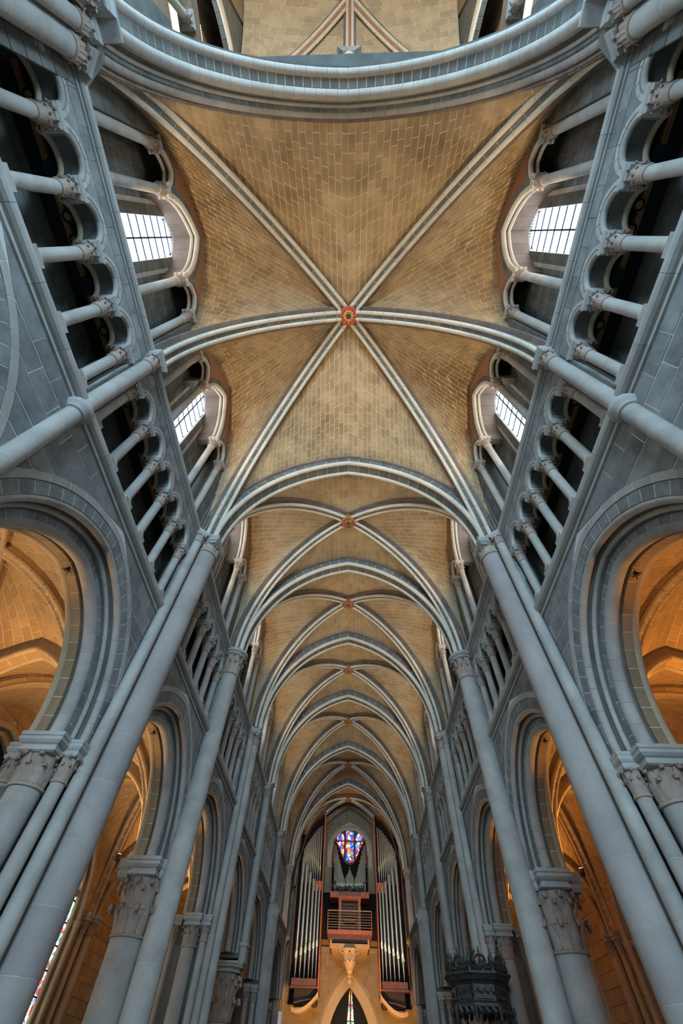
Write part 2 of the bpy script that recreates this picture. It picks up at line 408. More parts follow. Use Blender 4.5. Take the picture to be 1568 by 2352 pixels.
def capital(root, x, y, zb, zt, r, w, rnd=False, ab=0.22, n=8, tiers=1, indiv=True, wx=1.0, octa=False, rot=0.0):
    """bell with leaves and a moulded abacus; w is the half width of the abacus"""
    za = zt-ab; h = za-zb; rt = w*0.74
    bell = M()
    bell.lathe(x, y, [(r, zb-0.02), (r+0.10*r+0.01, zb-0.01), (r*1.12+0.012, zb+0.03), (r*1.05, zb+0.06)], 20)
    bell.lathe(x, y, [(r*0.98, zb+0.05), (r*1.02, zb+h*0.35), (r+(rt-r)*0.45, zb+h*0.75), (rt*0.97, za-0.01)], 20)
    c = obj('capital', bell, 'cap', root, True)
    if tiers == 1:
        leaves(c, x, y, zb+0.05, h*0.93, 2*pi*r/n*1.15, r*0.98, rt*1.05, h*0.13, n, pi/n if n == 8 else pi/4, indiv)
        if h > 0.35: leaves(c, x, y, zb+0.05, h*0.58, 2*pi*r/n*1.1, r*0.99, r*1.12, h*0.10, n, 0, indiv)
    else:
        hh = h*0.42
        leaves(c, x, y, zb+0.05, hh, 2*pi*r/n*1.15, r*1.0, r*1.30, h*0.12, n, 0, indiv)
        leaves(c, x, y, zb+hh+0.02, h*0.50, 2*pi*r/n*1.25, r*1.0, rt*1.04, h*0.10, n, pi/n, indiv)
        leaves(c, x, y, zb+hh+0.02, h*0.36, 2*pi*r/n*1.1, r*1.02, r*1.32, h*0.08, n, 0, indiv)
    prof = [(w*0.78, za-0.01), (w*0.88, za+ab*0.04), (w*0.88, za+ab*0.20), (w*0.80, za+ab*0.24), (w*0.80, za+ab*0.36), (w*0.90, za+ab*0.42), (w, za+ab*0.55), (w, za+ab*0.70), (w*0.95, za+ab*0.76), (w, za+ab*0.80), (w, zt)]
    a = M()
    if rnd: a.lathe(x, y, prof, 28)
    elif octa: a.lathe(x, y, [(q*1.08, z) for q, z in prof], 8, pi/8)
    elif rot: a.lathe(x, y, [(q*math.sqrt(2), z) for q, z in prof], 4, pi/4+rot)
    else: a.square(x, y, prof, wx, 1.0)
    obj('abacus', a, 'abacus', root, rnd)
    return c
def shaft(root, x, y, z0, z1, r, mat='shaft', drum=0.95, seg=20, name='drum'):
    n = max(1, round((z1-z0)/drum)); z = z0
    for i in range(n):
        zz = z0+(z1-z0)*(i+1)/n + (RND.uniform(-.12, .12)*drum if i < n-1 else 0); c = 0.006 if i < n-1 else 0
        m = M().lathe(x, y, [(r, z), (r, zz-c)], seg)
        obj(name if n > 1 else 'shaft', m, mat, root, True); z = zz+c
    if n > 1: obj('mortar_joints', M().lathe(x, y, [(r-0.003, z0), (r-0.003, z1)], seg), 'band', root, True)
def base_rings(root, x, y, z, r, block=0.0, w=None):
    w = w or r*1.5; m = M().lathe(x, y, [(w*1.0, z), (w*1.03, z+0.03), (w*0.98, z+0.06), (r*1.1, z+0.075), (r*1.12, z+0.10), (r*1.22, z+0.12), (r*1.15, z+0.15), (r, z+0.155)], 20)
    obj('base', m, 'abacus', root, True)
    if block:
        obj('plinth', M().box(x-w, x+w, y-w*1.02, y+w*1.02, z-block, z), 'shaft', root)

WX = -5.46          # the wall face of the nave, left side; everything here is mirrored afterwards
ORD = ['topmost', 'second', 'third', 'fourth', 'fifth', 'sixth', 'seventh', 'eighth']
# bay: y0, y1, arcade centre, arcade half span, triforium colonnettes, clerestory centre, indiv
BAYS = [
    dict(y0=-3.85, y1=2.85, yc=-0.25, a=2.3, tri=[-3.0+1.08*i for i in range(6)], cy=0.0, near=2),
    dict(y0=2.85, y1=9.5, yc=5.95, a=2.3, tri=[3.30+1.08*i for i in range(6)], cy=5.98, near=2),
    dict(y0=9.5, y1=16.1, yc=13.02, a=2.37, tri=[10.55+1.0*i for i in range(6)], cy=12.75, near=1),
    dict(y0=16.1, y1=23.1, yc=19.55, a=2.55, tri=[16.85+1.08*i for i in range(6)], cy=19.5, near=1),
    dict(y0=23.1, y1=30.1, yc=26.6, a=2.65, tri=[24.1+1.0*i for i in range(6)], cy=26.6, near=0),
    dict(y0=30.1, y1=38.3, yc=34.2, a=3.0, tri=[31.0+1.1*i for i in range(7)], cy=34.2, near=0),
    dict(y0=38.3, y1=46.4, yc=42.4, a=2.9, tri=[39.1+1.1*i for i in range(7)], cy=42.4, near=0),
    dict(y0=46.4, y1=53.0, yc=49.6, a=2.5, tri=[47.1+1.1*i for i in range(6)], cy=49.6, near=0),
]
PIERS = [-3.85, 2.85, 9.5, 16.1, 23.1, 30.1, 38.3, 46.4]
ZS, HIN = 5.45, 2.55       # arcade spring, rise of its innermost line
ARCH_R = 1.0               # width of the archivolt

def arcade_bay(i, b):
    near = b['near']; yc, a = b['yc'], b['a']; h = HIN; nm = ORD[i]+' bay from the top'
    X = WX; sill = 9.2
    if i == 6: X = -4.85; sill = 8.45; h = 2.1
    fn = lambda s, z, d: (X-d, yc+s, ZS+z)
    w = thing('wall_left', 'grey ashlar spandrel wall above the left arcade arch, %s' % nm, 'wall', (X, yc, 7.5), kind='structure')
    rr = ARCH_R if i != 6 else 0.75
    lo = lambda y: ZS+(z_at(a, h, rr-0.05, y-yc) or 0.0) if abs(y-yc) < a+rr else ZS
    ys = sorted(set(lin(b['y0'], b['y1'], 6)+[yc+s for s in lin(-(a+rr-0.06), a+rr-0.06, 36)]))
    ys = [y for y in ys if b['y0'] <= y <= b['y1']]
    obj('wall_core', strip(X-0.007, X-0.9, ys, lo, lambda y: sill), 'mortar_grey', w)
    def hole(z):
        q = half_at(a, h, rr, z-ZS)
        return (yc-q, yc+q) if q is not None else None
    st = wall_rows(X, 1, b['y0']+0.02, b['y1']-0.02, ZS, sill, hole, 0.40, 0.72, jt=0.028)
    emit(w, 'stone', st, 'wall', 300, near >= 1)
    A = thing('arcade_arch', 'moulded pointed arcade arch, left side, %s, blue-grey outside and orange within' % nm, 'arch', (X, yc, ZS), kind='structure')
    nv = 20 if near else 16; ind = near >= 1
    masonry(A, 'band_stone', [(rr-0.16, -0.012), (rr, -0.012), (rr, 0.1), (rr-0.16, 0.1)], a, h, fn, nv, 'band', 'mortar_grey', ind, 3, 0.02, mass='band_stones')
    r1 = rr-0.17
    masonry(A, 'voussoir', [(r1-0.26, 0.0), (r1, 0.0), (r1, 0.2), (r1-0.26, 0.2)], a, h, fn, nv+8, 'wall', 'mortar_grey', ind)
    emit(A, 'roll_moulding', ring(circ(r1-0.31, 0.085, 0.085, 12), a, h, fn, nv, 3, 0.004), 'shaft', 300, ind, 'roll_mouldings', True)
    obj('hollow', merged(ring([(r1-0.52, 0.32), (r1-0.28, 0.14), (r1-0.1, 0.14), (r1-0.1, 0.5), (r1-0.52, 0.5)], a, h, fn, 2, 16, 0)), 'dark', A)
    emit(A, 'roll_moulding', ring(circ(r1-0.44, 0.265, 0.055, 10), a, h, fn, nv, 3, 0.004), 'shaft', 300, ind, 'roll_mouldings', True)
    if rr > 0.9:
        masonry(A, 'voussoir', [(0.16, 0.34), (r1-0.47, 0.34), (r1-0.47, 0.55), (0.16, 0.55)], a, h, fn, nv+6, 'wall', 'mortar_grey', ind)
        emit(A, 'roll_moulding', ring(circ(0.125, 0.475, 0.14, 14), a, h, fn, nv-2, 4, 0.004), 'shaft', 300, ind, 'roll_mouldings', True)
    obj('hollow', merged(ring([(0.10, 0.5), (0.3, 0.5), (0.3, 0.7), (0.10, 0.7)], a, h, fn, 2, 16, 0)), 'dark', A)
    masonry(A, 'soffit_stone', [(0.03, 0.67), (0.3, 0.67), (0.3, 0.9), (0.03, 0.9)], a, h, fn, nv, 'asoffit', 'mortar', ind, 3, mass='soffit_stones')
    obj('rear_roll', merged(ring(circ(0.10, 0.95, 0.10, 12), a, h, fn, 2, 18, 0)), 'aroll', A, True)
    # string course under the triforium
    y0, y1 = b['y0'], b['y1']
    s = thing('trim_1', 'grey double-roll sill moulding running under the left triforium, %s' % nm, 'moulding', (X, yc, sill+0.15), kind='structure')
    prof = [(0.0, sill-0.02), (0.05, sill-0.02), (0.06, sill+0.03), (0.02, sill+0.05), (0.02, sill+0.10), (0.09, sill+0.10), (0.15, sill+0.13), (0.175, sill+0.18), (0.18, sill+0.24), (0.15, sill+0.30), (0.09, sill+0.33), (0.0, sill+0.34), (-0.5, sill+0.34), (-0.5, sill-0.02)]
    n = 6
    for k in range(n):
        a0, a1 = y0+(y1-y0)*k/n+0.003, y0+(y1-y0)*(k+1)/n-0.003; m = M(); kk = len(prof)
        m.v = [(X+p, a0, z) for p, z in prof]+[(X+p, a1, z) for p, z in prof]
        m.f = [(q, (q+1) % kk, kk+(q+1) % kk, kk+q) for q in range(kk)]+[tuple(reversed(range(kk))), tuple(kk+q for q in range(kk))]
        obj('sill_stone', m, 'abacus', s, False)

def triforium(i, b):
    near = b['near']; nm = ORD[i]+' bay from the top'; cols = b['tri']; X = -5.62; ind = near == 2
    zc = 11.92
    words = ORD
    dark_ind = near >= 1
    for k, y in enumerate(cols):
        t = thing('triforium_colonnette', '%s grey triforium colonnette, counted downward, left wall, %s' % (['first', 'second', 'third', 'fourth', 'fifth', 'sixth', 'seventh'][k], nm), 'column', (X, y, 9.52), 'triforium colonnettes of the left wall')
        base_rings(t, X, y, 9.80, 0.125, 0.30, 0.185)
        shaft(t, X, y, 9.95, 11.30, 0.125, drum=3, seg=18)
        capital(t, X, y, 11.30, zc, 0.125, 0.225, ab=0.19, n=4 if not ind else 8, indiv=ind)
    sp = cols[1]-cols[0]; a = sp/2-0.155; h = a*1.04
    w = thing('wall_left', 'blue-grey triforium wall with small round arches, left side, %s' % nm, 'wall', (WX, b['yc'], 12.4), kind='structure')
    def lo(y):
        v = zc
        for k in range(len(cols)-1):
            c = (cols[k]+cols[k+1])/2; z = z_at(a, h, 0.0, y-c)
            if abs(y-c) < a and z is not None: v = max(v, zc+z)
        return v if cols[0]-0.2 < y < cols[-1]+0.2 else 9.5
    ys = [b['y0'], cols[0]-0.21, cols[0]-0.19]+[y for k in range(len(cols)-1) for y in [(cols[k]+cols[k+1])/2+s for s in lin(-a, a, 10)]]+[cols[-1]+0.19, cols[-1]+0.21, b['y1']]
    obj('wall_core', strip(WX-0.006, WX-0.5, ys, lo, lambda y: 12.86), 'wall', w)
    st = []
    for k in range(len(cols)-1):
        c = (cols[k]+cols[k+1])/2; fn = lambda s, z, d, c=c: (WX-d, c+s, zc+z)
        st += ring([(0.06, -0.01), (0.15, -0.01), (0.15, 0.06), (0.06, 0.06)], a, h, fn, 6, 2, 0.012)
        obj('roll_moulding', merged(ring(circ(0.0, 0.05, 0.065, 10), a, h, fn, 2, 8, 0)), 'shaft', w, True)
        obj('rear_roll', merged(ring(circ(0.0, 0.50, 0.065, 8), a, h, fn, 2, 6, 0)), 'aroll', w, True)
        obj('soffit', merged(ring([(-0.005, 0.1), (0.05, 0.1), (0.05, 0.5), (-0.005, 0.5)], a, h, fn, 2, 8, 0)), 'dark', w)
    emit(w, 'voussoir', st, 'band', 300, near >= 1, 'voussoirs')
    st = wall_rows(WX, 1, b['y0']+.02, b['y1']-.02, zc+h+0.19, 12.86, None, 0.33, 0.62, 0.016)
    emit(w, 'stone', st, 'wall', 300, near >= 1)
    for (p, q) in ((b['y0'], cols[0]-0.2), (cols[-1]+0.2, b['y1'])):
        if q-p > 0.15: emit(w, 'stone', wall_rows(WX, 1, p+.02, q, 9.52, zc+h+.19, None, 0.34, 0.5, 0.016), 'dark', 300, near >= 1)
    # passage behind: back wall, ceiling boards, beam, tie rods
    g = thing('wall_left', 'dark back wall of the left triforium passage, %s' % nm, 'wall', (-6.95, b['yc'], 11), kind='structure')
    obj('wall_core', M().box(-7.2, -6.957, b['y0'], b['y1'], 9.3, 13.0), 'mortar_dark', g)
    emit(g, 'stone', wall_rows(-6.95, 1, b['y0']+.02, b['y1']-.02, 9.5, 12.6, None, 0.36, 0.75, 0.02), 'back', 300, near >= 1)
    obj('passage_floor', M().box(-6.95, -5.9, b['y0'], b['y1'], 9.3, 9.5), 'dark', g)
    obj('passage_ceiling', M().box(-6.98, -5.93, b['y0'], b['y1'], 12.84, 12.95), 'teal', g)
    t = thing('timber_beam', 'orange-brown timber rail under the left triforium ceiling, %s' % nm, 'beam', (-6.45, b['yc'], 12.72))
    obj('rail', M().box(-6.53, -6.40, cols[0], cols[-1]+0.2, 12.68, 12.82), 'beam', t)
    for k, (x, z) in enumerate(((-6.0, 9.9), (-6.25, 10.5))):
        t = thing('tie_cable', '%s thin dark cable stretched behind the left triforium colonnettes, %s' % (('lower', 'upper')[k], nm), 'cable', (x, b['yc'], z), 'cables in the left triforium')
        obj('cable', M().tube([(x, b['y0']+.1, z), (x, b['y1']-.1, z)], 0.014, 5), 'iron', t, True)

def string_upper(i, b):
    nm = ORD[i]+' bay from the top'
    s = thing('trim_2', 'grey roll string course below the left clerestory, %s' % nm, 'moulding', (WX, b['yc'], 13), kind='structure')
    z = 12.84; prof = [(0.0, z), (0.05, z), (0.05, z+0.04), (0.01, z+0.05), (0.01, z+0.09), (0.08, z+0.09), (0.13, z+0.12), (0.15, z+0.17), (0.14, z+0.23), (0.10, z+0.27), (0.0, z+0.28), (-0.55, z+0.28), (-0.55, z)]
    n = 6; y0, y1 = b['y0'], b['y1']; kk = len(prof)
    for k in range(n):
        a0, a1 = y0+(y1-y0)*k/n+0.003, y0+(y1-y0)*(k+1)/n-0.003; m = M()
        m.v = [(WX+p, a0, q) for p, q in prof]+[(WX+p, a1, q) for p, q in prof]
        m.f = [(q, (q+1) % kk, kk+(q+1) % kk, kk+q) for q in range(kk)]+[tuple(reversed(range(kk))), tuple(kk+q for q in range(kk))]
        obj('string_stone', m, 'abacus', s, False)

WALL_A, WALL_H, WALL_Z = 2.85, 4.95, 15.0     # wall arch of the vault
def clerestory(i, b):
    near = b['near']; nm = ORD[i]+' bay from the top'; cy = b['cy']; X = -5.66; ind = near == 2; zc = 17.16
    k0 = (b['y1']-b['y0'])/6.65; k0 = min(1.12, max(0.98, k0))
    offs = [-2.30*k0, -1.19, 1.19, 2.30*k0]
    if i == 0: offs[0] = -2.25
    tag = ['upper side', 'upper inner', 'lower inner', 'lower side']
    for k, o in enumerate(offs):
        r = 0.125; y = cy+o
        t = thing('clerestory_colonnette', '%s pale colonnette before the left clerestory window, %s' % (tag[k], nm), 'column', (X, y, 13.1), 'clerestory colonnettes of the left wall')
        base_rings(t, X, y, 13.22, r, 0.10)
        shaft(t, X, y, 13.375, 16.52, r, drum=9, seg=18)
        capital(t, X, y, 16.52, zc, r, 0.215, ab=0.17, n=4 if near < 2 else 8, indiv=ind)
    a, h = 1.02, 2.08
    w = thing('wall_left', 'stepped triple arcade of the left clerestory, light rolls, %s' % nm, 'wall', (WX, cy, 18), kind='structure')
    fn = lambda s, z, d: (-5.52-d, cy+s, zc+z)
    nv = 12
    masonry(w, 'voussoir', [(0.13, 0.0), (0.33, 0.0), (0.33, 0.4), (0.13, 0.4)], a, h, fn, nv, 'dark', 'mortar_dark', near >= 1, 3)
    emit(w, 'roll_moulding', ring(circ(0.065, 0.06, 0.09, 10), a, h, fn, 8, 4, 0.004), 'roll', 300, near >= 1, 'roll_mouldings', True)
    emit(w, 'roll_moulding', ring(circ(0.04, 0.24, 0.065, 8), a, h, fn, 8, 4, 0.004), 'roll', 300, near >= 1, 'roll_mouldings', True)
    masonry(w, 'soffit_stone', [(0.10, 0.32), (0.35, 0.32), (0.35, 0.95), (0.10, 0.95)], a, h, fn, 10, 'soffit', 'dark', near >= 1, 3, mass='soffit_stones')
    fz = [(a, h, 0.33, cy)]
    for sg in (-1, 1):
        so = offs[0] if sg < 0 else offs[3]; c = cy+(so+sg*1.19)/2; aa = abs(so-sg*1.19)/2-0.12; hh = 0.62
        f2 = lambda s, z, d, c=c: (-5.52-d, c+s, zc+z)
        emit(w, 'voussoir', ring([(0.09, 0.0), (0.26, 0.0), (0.26, 0.3), (0.09, 0.3)], aa, hh, f2, 6, 2, 0.012), 'dark', 300, near >= 1, 'voussoirs')
        obj('roll_moulding', merged(ring(circ(0.03, 0.06, 0.08, 10), aa, hh, f2, 2, 8, 0)), 'roll', w, True)
        obj('roll_moulding', merged(ring(circ(0.02, 0.26, 0.06, 8), aa, hh, f2, 2, 8, 0)), 'roll', w, True)
        fz.append((aa, hh, 0.1, c))
    def lo(y):
        v = zc
        for (aa, hh, r, c) in fz:
            q = z_at(aa, hh, r-0.02, y-c)
            if q is not None and abs(y-c) < aa+r-0.02: v = max(v, zc+q)
        return v
    def top(y):
        s = abs(y-cy)
        q = z_at(WALL_A, WALL_H, 0.15, min(s, WALL_A+0.14)) or 0
        return WALL_Z+q
    yy = [y for y in lin(cy-2.98*k0, cy+2.98*k0, 60) if top(y) > zc]
    obj('lunette', strip(-5.56, -5.78, yy, lo, top), 'lunette', w)
    # jamb walls beside the arcade
    for sg in (-1, 1):
        e = b['y0'] if sg < 0 else b['y1']; q = cy+(offs[0]-0.16 if sg < 0 else offs[3]+0.16)
        p, q = min(e, q), max(e, q)
        if q-p > 0.12:
            obj('wall_core', M().box(-6.4, -5.577, p, q, 13.1, 19.2), 'mortar_dark', w)
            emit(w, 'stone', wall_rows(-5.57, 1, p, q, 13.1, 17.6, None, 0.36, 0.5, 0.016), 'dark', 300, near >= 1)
    if i in (1, 2, 3):
        yd = b['y1']-0.42; t = thing('passage_door', 'orange-brown door under a small dark arch at the lower end of the left clerestory passage, %s' % nm, 'door', (-6.1, yd, 13.1))
        obj('door_leaf', M().box(-6.38, -5.84, yd, yd+0.05, 13.1, 15.25), 'beam', t)
        obj('tympanum', M().box(-6.40, -5.80, yd-0.02, yd+0.06, 15.25, 15.5), 'band', t)
        fd = lambda s, z, d, yd=yd: (-6.11+s, yd-0.06+d, 15.3+z)
        emit(t, 'voussoir', ring([(0.0, 0.0), (0.09, 0.0), (0.09, 0.12), (0.0, 0.12)], 0.27, 0.27, fd, 6, 2, 0.015), 'dark')
        obj('end_wall', M().box(-6.44, -5.78, yd+0.06, yd+0.3, 13.1, 18.5), 'band', t)
    # outer wall with the round-headed window
    g = thing('wall_left', 'dark ashlar outer wall around the left clerestory window, %s' % nm, 'wall', (-6.45, cy, 16), kind='structure')
    Xo = -6.45; wa, wh, wz = 0.60, 0.62, 18.75; wc = cy+0.0; bandr = 0.42
    f3 = lambda s, z, d: (Xo-d, wc+s, wz+z)
    lo2 = lambda y: wz+(z_at(wa, wh, 0.0, y-wc) or 0) if abs(y-wc) < wa else 13.1
    ysx = [b['y0'], wc-wa-0.001]+[wc+s for s in lin(-wa+1e-4, wa-1e-4, 14)]+[wc+wa+0.001, b['y1']]
    obj('wall_core', strip(Xo-0.006, Xo-0.45, ysx, lo2, lambda y: 20.4), 'mortar_dark', g)
    def hole(z):
        if z < wz: return (wc-wa-bandr, wc+wa+bandr)
        q = half_at(wa, wh, bandr, z-wz); return (wc-q, wc+q) if q else None
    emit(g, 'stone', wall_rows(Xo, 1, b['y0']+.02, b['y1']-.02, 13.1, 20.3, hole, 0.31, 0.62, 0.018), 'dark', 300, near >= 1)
    for (ra, rb, mt) in ((0.0, 0.30, 'dark'), (0.30, 0.42, 'band')):
        rg = ring([(ra, -0.005), (rb, -0.005), (rb, 0.05), (ra, 0.05)], wa, wh, f3, 10, 2, 0.012)
        for sg in (-1, 1):
            n = 12
            for q in range(n):
                z0, z1 = 13.1+(wz-13.1)*q/n, 13.1+(wz-13.1)*(q+1)/n; y0, y1 = sorted((wc+sg*(wa+ra), wc+sg*(wa+rb)))
                rg.append(M().quadblock([(Xo+.005, y0, z0+.008), (Xo+.005, y1, z0+.008), (Xo+.005, y1, z1-.008), (Xo+.005, y0, z1-.008)], (-1, 0, 0), 0.05))
        emit(g, 'jamb_stone', rg, mt, 300, near >= 1, 'jamb_stones')
    obj('window_reveal', merged([strip(Xo-0.02, Xo-0.22, [wc+s for s in lin(-wa, wa, 14)], lambda y: wz+(z_at(wa, wh, 0, y-wc) or 0), lambda y: wz+(z_at(wa, wh, 0, y-wc) or 0)+0.03), M().box(Xo-.22, Xo-.02, wc-wa-0.03, wc-wa, 13.1, wz), M().box(Xo-.22, Xo-.02, wc+wa, wc+wa+0.03, 13.1, wz)]), 'band', g)
    v = thing('window_left', 'round-headed clear leaded clerestory window in the left wall, %s' % nm, 'window', (Xo-0.2, wc, 16), kind='structure')
    xs = Xo-0.15; zz = [14.6+0.55*k for k in range(20)]
    zz = [z for z in zz if z < wz+wh-0.15]+[wz+wh]
    for c in range(2):
        y0, y1 = (wc-wa, wc-0.012) if c == 0 else (wc+0.012, wc+wa)
        for k in range(len(zz)-1):
            za, zb = zz[k]+0.012, zz[k+1]-0.012; n = 5; m = M(); top_ = []
            for q in range(n+1):
                y = y0+(y1-y0)*q/n; zt = wz+(z_at(wa, wh, 0, y-wc) or 0) if abs(y-wc) < wa else wz
                top_.append((y, max(za+0.001, min(zb, zt))))
            f = [(xs, y0, za), (xs, y1, za)]+[(xs, y, z) for y, z in reversed(top_)]
            nn = len(f); m.v = f+[(xs-0.012, p[1], p[2]) for p in f]
            m.f = [tuple(range(nn)), tuple(reversed(range(nn, 2*nn)))]+[(j, (j+1) % nn, nn+(j+1) % nn, nn+j) for j in range(nn)]
            obj('pane', m, 'glass', v)
    fr = M()
    for z in zz[1:-1]: fr.box(xs-0.02, xs+0.03, wc-wa, wc+wa, z-0.022, z+0.022)
    fr.box(xs-0.02, xs+0.035, wc-0.026, wc+0.026, 14.6, wz+wh)
    obj('saddle_bars', fr, 'lead', v)
    t = thing('tie_cable', 'thin rusty cable stretched across the left clerestory window, %s' % nm, 'cable', (-5.9, cy, 14), 'cables in the left clerestory')
    obj('cable', M().tube([(-5.95, b['y0']+.4, 14.05), (-5.95, b['y1']-.4, 14.05)], 0.012, 5), 'iron', t, True)
    obj('passage_top', M().box(-6.9, -6.46, b['y0'], b['y1'], 12.95, 13.12), 'dark', g)
    obj('passage_bed', M().box(-6.46, -5.9, b['y0'], b['y1'], 12.96, 13.10), 'dark', g)
for i, b in enumerate(BAYS):
    arcade_bay(i, b); triforium(i, b); string_upper(i, b); clerestory(i, b)
# ---------------------------------------------------------------- piers
def pier(i, y):
    nm = '%s pier from the top' % ['topmost', 'second', 'third', 'fourth', 'fifth', 'sixth', 'seventh', 'eighth'][i]
    ind = i in (1, 2, 3, 4)
    kind = ['cross', 'round', 'big', 'round2', 'big2', 'twin', 'corbel', 'triple'][i]
    def col(label, x, yy, z0, zc0, zc1, r, w, mat='shaft', mir=True, cap=True, name='engaged_column', **kw):
        t = thing(name, label, 'column', (x, yy, z0), 'shafts of the left pier row')
        if z0 < 1: base_rings(t, x, yy, 0.25, r, 0.25); shaft(t, x, yy, 0.405, zc0, r, mat, seg=24)
        else: shaft(t, x, yy, z0, zc0, r, mat, seg=22)
        if cap: capital(t, x, yy, zc0, zc1, r, w, indiv=ind, **kw)
        return t
    Z = 12.99
    core = thing('wall_left', 'dark stepped masonry core of the left pier, %s' % nm, 'pier', (-6.2, y, 0), kind='structure')
    if kind == 'cross':
        obj('wall_core', M().box(-6.9, -5.05, y-1.2, y+0.95, 0, 18.6), 'dark', core)
        emit(core, 'stone', wall_rows(-5.44, 1, y+0.95, y+1.3, 0, 13, None, 0.4, 0.6), 'dark', 100, True)
        col('slender shaft nearest the wall under the great crossing arch, left corner', -5.18, y+0.86, 0, 12.35, Z, 0.19, 0.23, rot=pi/4-0.1)
        col('middle shaft under the great crossing arch, left corner', -4.97, y+0.52, 0, 12.45, Z, 0.15, 0.22)
        col('thick outer column under the great crossing arch, left corner', -4.80, y-0.02, 0, 12.2, Z, 0.33, 0.42)
        col('far shaft under the great crossing arch, left corner', -5.0, y-0.62, 0, 12.4, Z, 0.2, 0.28)
        return
    if kind in ('round', 'round2'):
        obj('wall_core', M().box(-6.4, -5.56, y-0.30, y+0.30, 5.45, 19.4), 'dark', core)
        t = thing('round_pier', 'stout round pier with tall two-tier leaf capital, left, %s' % nm, 'column', (-6.05, y, 0))
        base_rings(t, -6.05, y, 0.4, 0.46, 0.4); shaft(t, -6.05, y, 0.55, 3.78, 0.46, 'shaft', 0.95, 32)
        capital(t, -6.05, y, 3.78, ZS, 0.46, 0.70, ab=0.42, n=10, tiers=2, indiv=ind, wx=0.70)
        for x0, x1 in ((-5.60, -5.30), (-6.95, -6.5)):
            xa = (x0+x1)/2; m = M().square(xa, y, [(0.26, 5.02), (0.30, 5.10), (0.30, 5.16), (0.28, 5.2), (0.33, 5.26), (0.34, 5.34), (0.34, ZS)], 0.55, 1.1)
            obj('abacus_arm', m, 'abacus', t)
        if kind == 'round':
            col('slim vault shaft with a ring half way up, left wall, %s' % nm, -5.38, y, 0, 12.4, Z, 0.175, 0.29)
            rg = thing('shaft_ring', 'bulging stone ring round the slim vault shaft, left wall, %s' % nm, 'ring', (-5.38, y, 9.1))
            obj('ring', M().lathe(-5.38, y, [(0.17, 8.92), (0.22, 8.94), (0.22, 9.0), (0.27, 9.04), (0.295, 9.12), (0.27, 9.2), (0.2, 9.24), (0.17, 9.3)], 24), 'abacus', rg, True)
        else:
            col('thick free-standing vault column with a round capital, left, %s' % nm, -5.22, y-0.1, 0, 11.85, Z, 0.36, 0.60, rnd=True, n=12, ab=0.24)
    elif kind in ('big', 'big2'):
        B = kind == 'big'; q = 1.0 if B else 0.82
        obj('wall_core', M().box(-6.95, -5.62, y-0.72*q, y+0.72*q, 0, 5.45).box(-5.7, -5.42, y-0.50*q, y+0.50*q, 0, 19.0).box(-6.45, -5.5, y-0.60*q, y+0.60*q, 5.4, 19.3).box(-6.6, -5.9, y-0.98*q, y+0.98*q, 0, 4.6), 'dark', core)
        col('thick mauve-grey vault column standing free, left, %s' % nm, -5.12 if B else -5.2, y, 0, 12.3, Z, 0.38 if B else 0.27, 0.43 if B else 0.34, 'mauve' if B else 'shaft')
        for sg, tg in ((-1, 'near'), (1, 'far')):
            col('thin vault shaft flanking the thick column on its %s side, left, %s' % (tg, nm), -5.30, y+sg*0.58*q, 0, 12.42, Z, 0.15, 0.19, rot=pi/4)
            col('thin arcade shaft on the %s side, left, %s' % (tg, nm), -5.53, y+sg*0.83*q, 0, 4.72, ZS, 0.135, 0.22, ab=0.3)
            col('large arcade shaft with a leaf capital on the %s side, left, %s' % (tg, nm), -6.02, y+sg*0.93*q, 0, 4.55, ZS, 0.29*q+0.01, 0.42*q+0.02, ab=0.34, n=8)
            col('aisle-side shaft on the %s side, left, %s' % (tg, nm), -6.72, y+sg*0.66*q, 0, 4.75, ZS, 0.14, 0.23, ab=0.3)
        col('aisle shaft facing outward, left, %s' % nm, -6.98, y, 0, 4.7, ZS, 0.2, 0.3, ab=0.3)
    elif kind == 'twin':
        obj('wall_core', M().box(-6.3, -5.4, y-0.35, y+0.35, 5.3, 19.3), 'dark', core)
        t = thing('round_pier', 'round pier with a dark octagonal two-tier capital, left, %s' % nm, 'column', (-6.0, y, 0))
        base_rings(t, -5.95, y, 0.4, 0.5, 0.4); shaft(t, -5.95, y, 0.55, 3.3, 0.5, 'shaft', 0.95, 28)
        capital(t, -5.95, y, 3.3, 5.15, 0.5, 0.80, ab=0.35, n=10, tiers=2, indiv=ind, octa=True)
        for sg, tg in ((-1, 'near'), (1, 'far')):
            c = col('one of twin vault shafts, the %s one, left, %s' % (tg, nm), -5.27, y+sg*0.21, 5.15, 12.4, Z, 0.19, 0.26, ab=0.2)
            obj('annulet', M().lathe(-5.27, y+sg*0.21, [(0.19, 5.7), (0.23, 5.72), (0.25, 5.78), (0.23, 5.84), (0.19, 5.86)], 20), 'abacus', c, True)
    else:
        tr = kind == 'triple'
        zb = 0 if tr else 9.0
        obj('wall_core', M().box(-6.9, -5.42, y-0.55, y+0.55, 0, 19.5), 'dark', core)
        if not tr:
            obj('wall_core', M().lathe(-5.2, y, [(0.48, 0), (0.48, 8.2), (0.50, 8.25), (0.56, 8.4), (0.50, 8.6), (0.42, 8.9), (0.36, 9.0)], 8, pi/8), 'shaft', core)
        for k, o in enumerate((-0.24, 0.24) if not tr else (-0.42, 0.0, 0.42)):
            col('%s of the grouped vault shafts, left, %s' % (['nearest', 'middle', 'farthest'][k], nm) if tr else '%s of two vault shafts rising from a corbel, left, %s' % (['nearer', 'farther'][k], nm), -5.25 if o else -5.15, y+o, zb, 12.4, Z, 0.18, 0.27, ab=0.2)
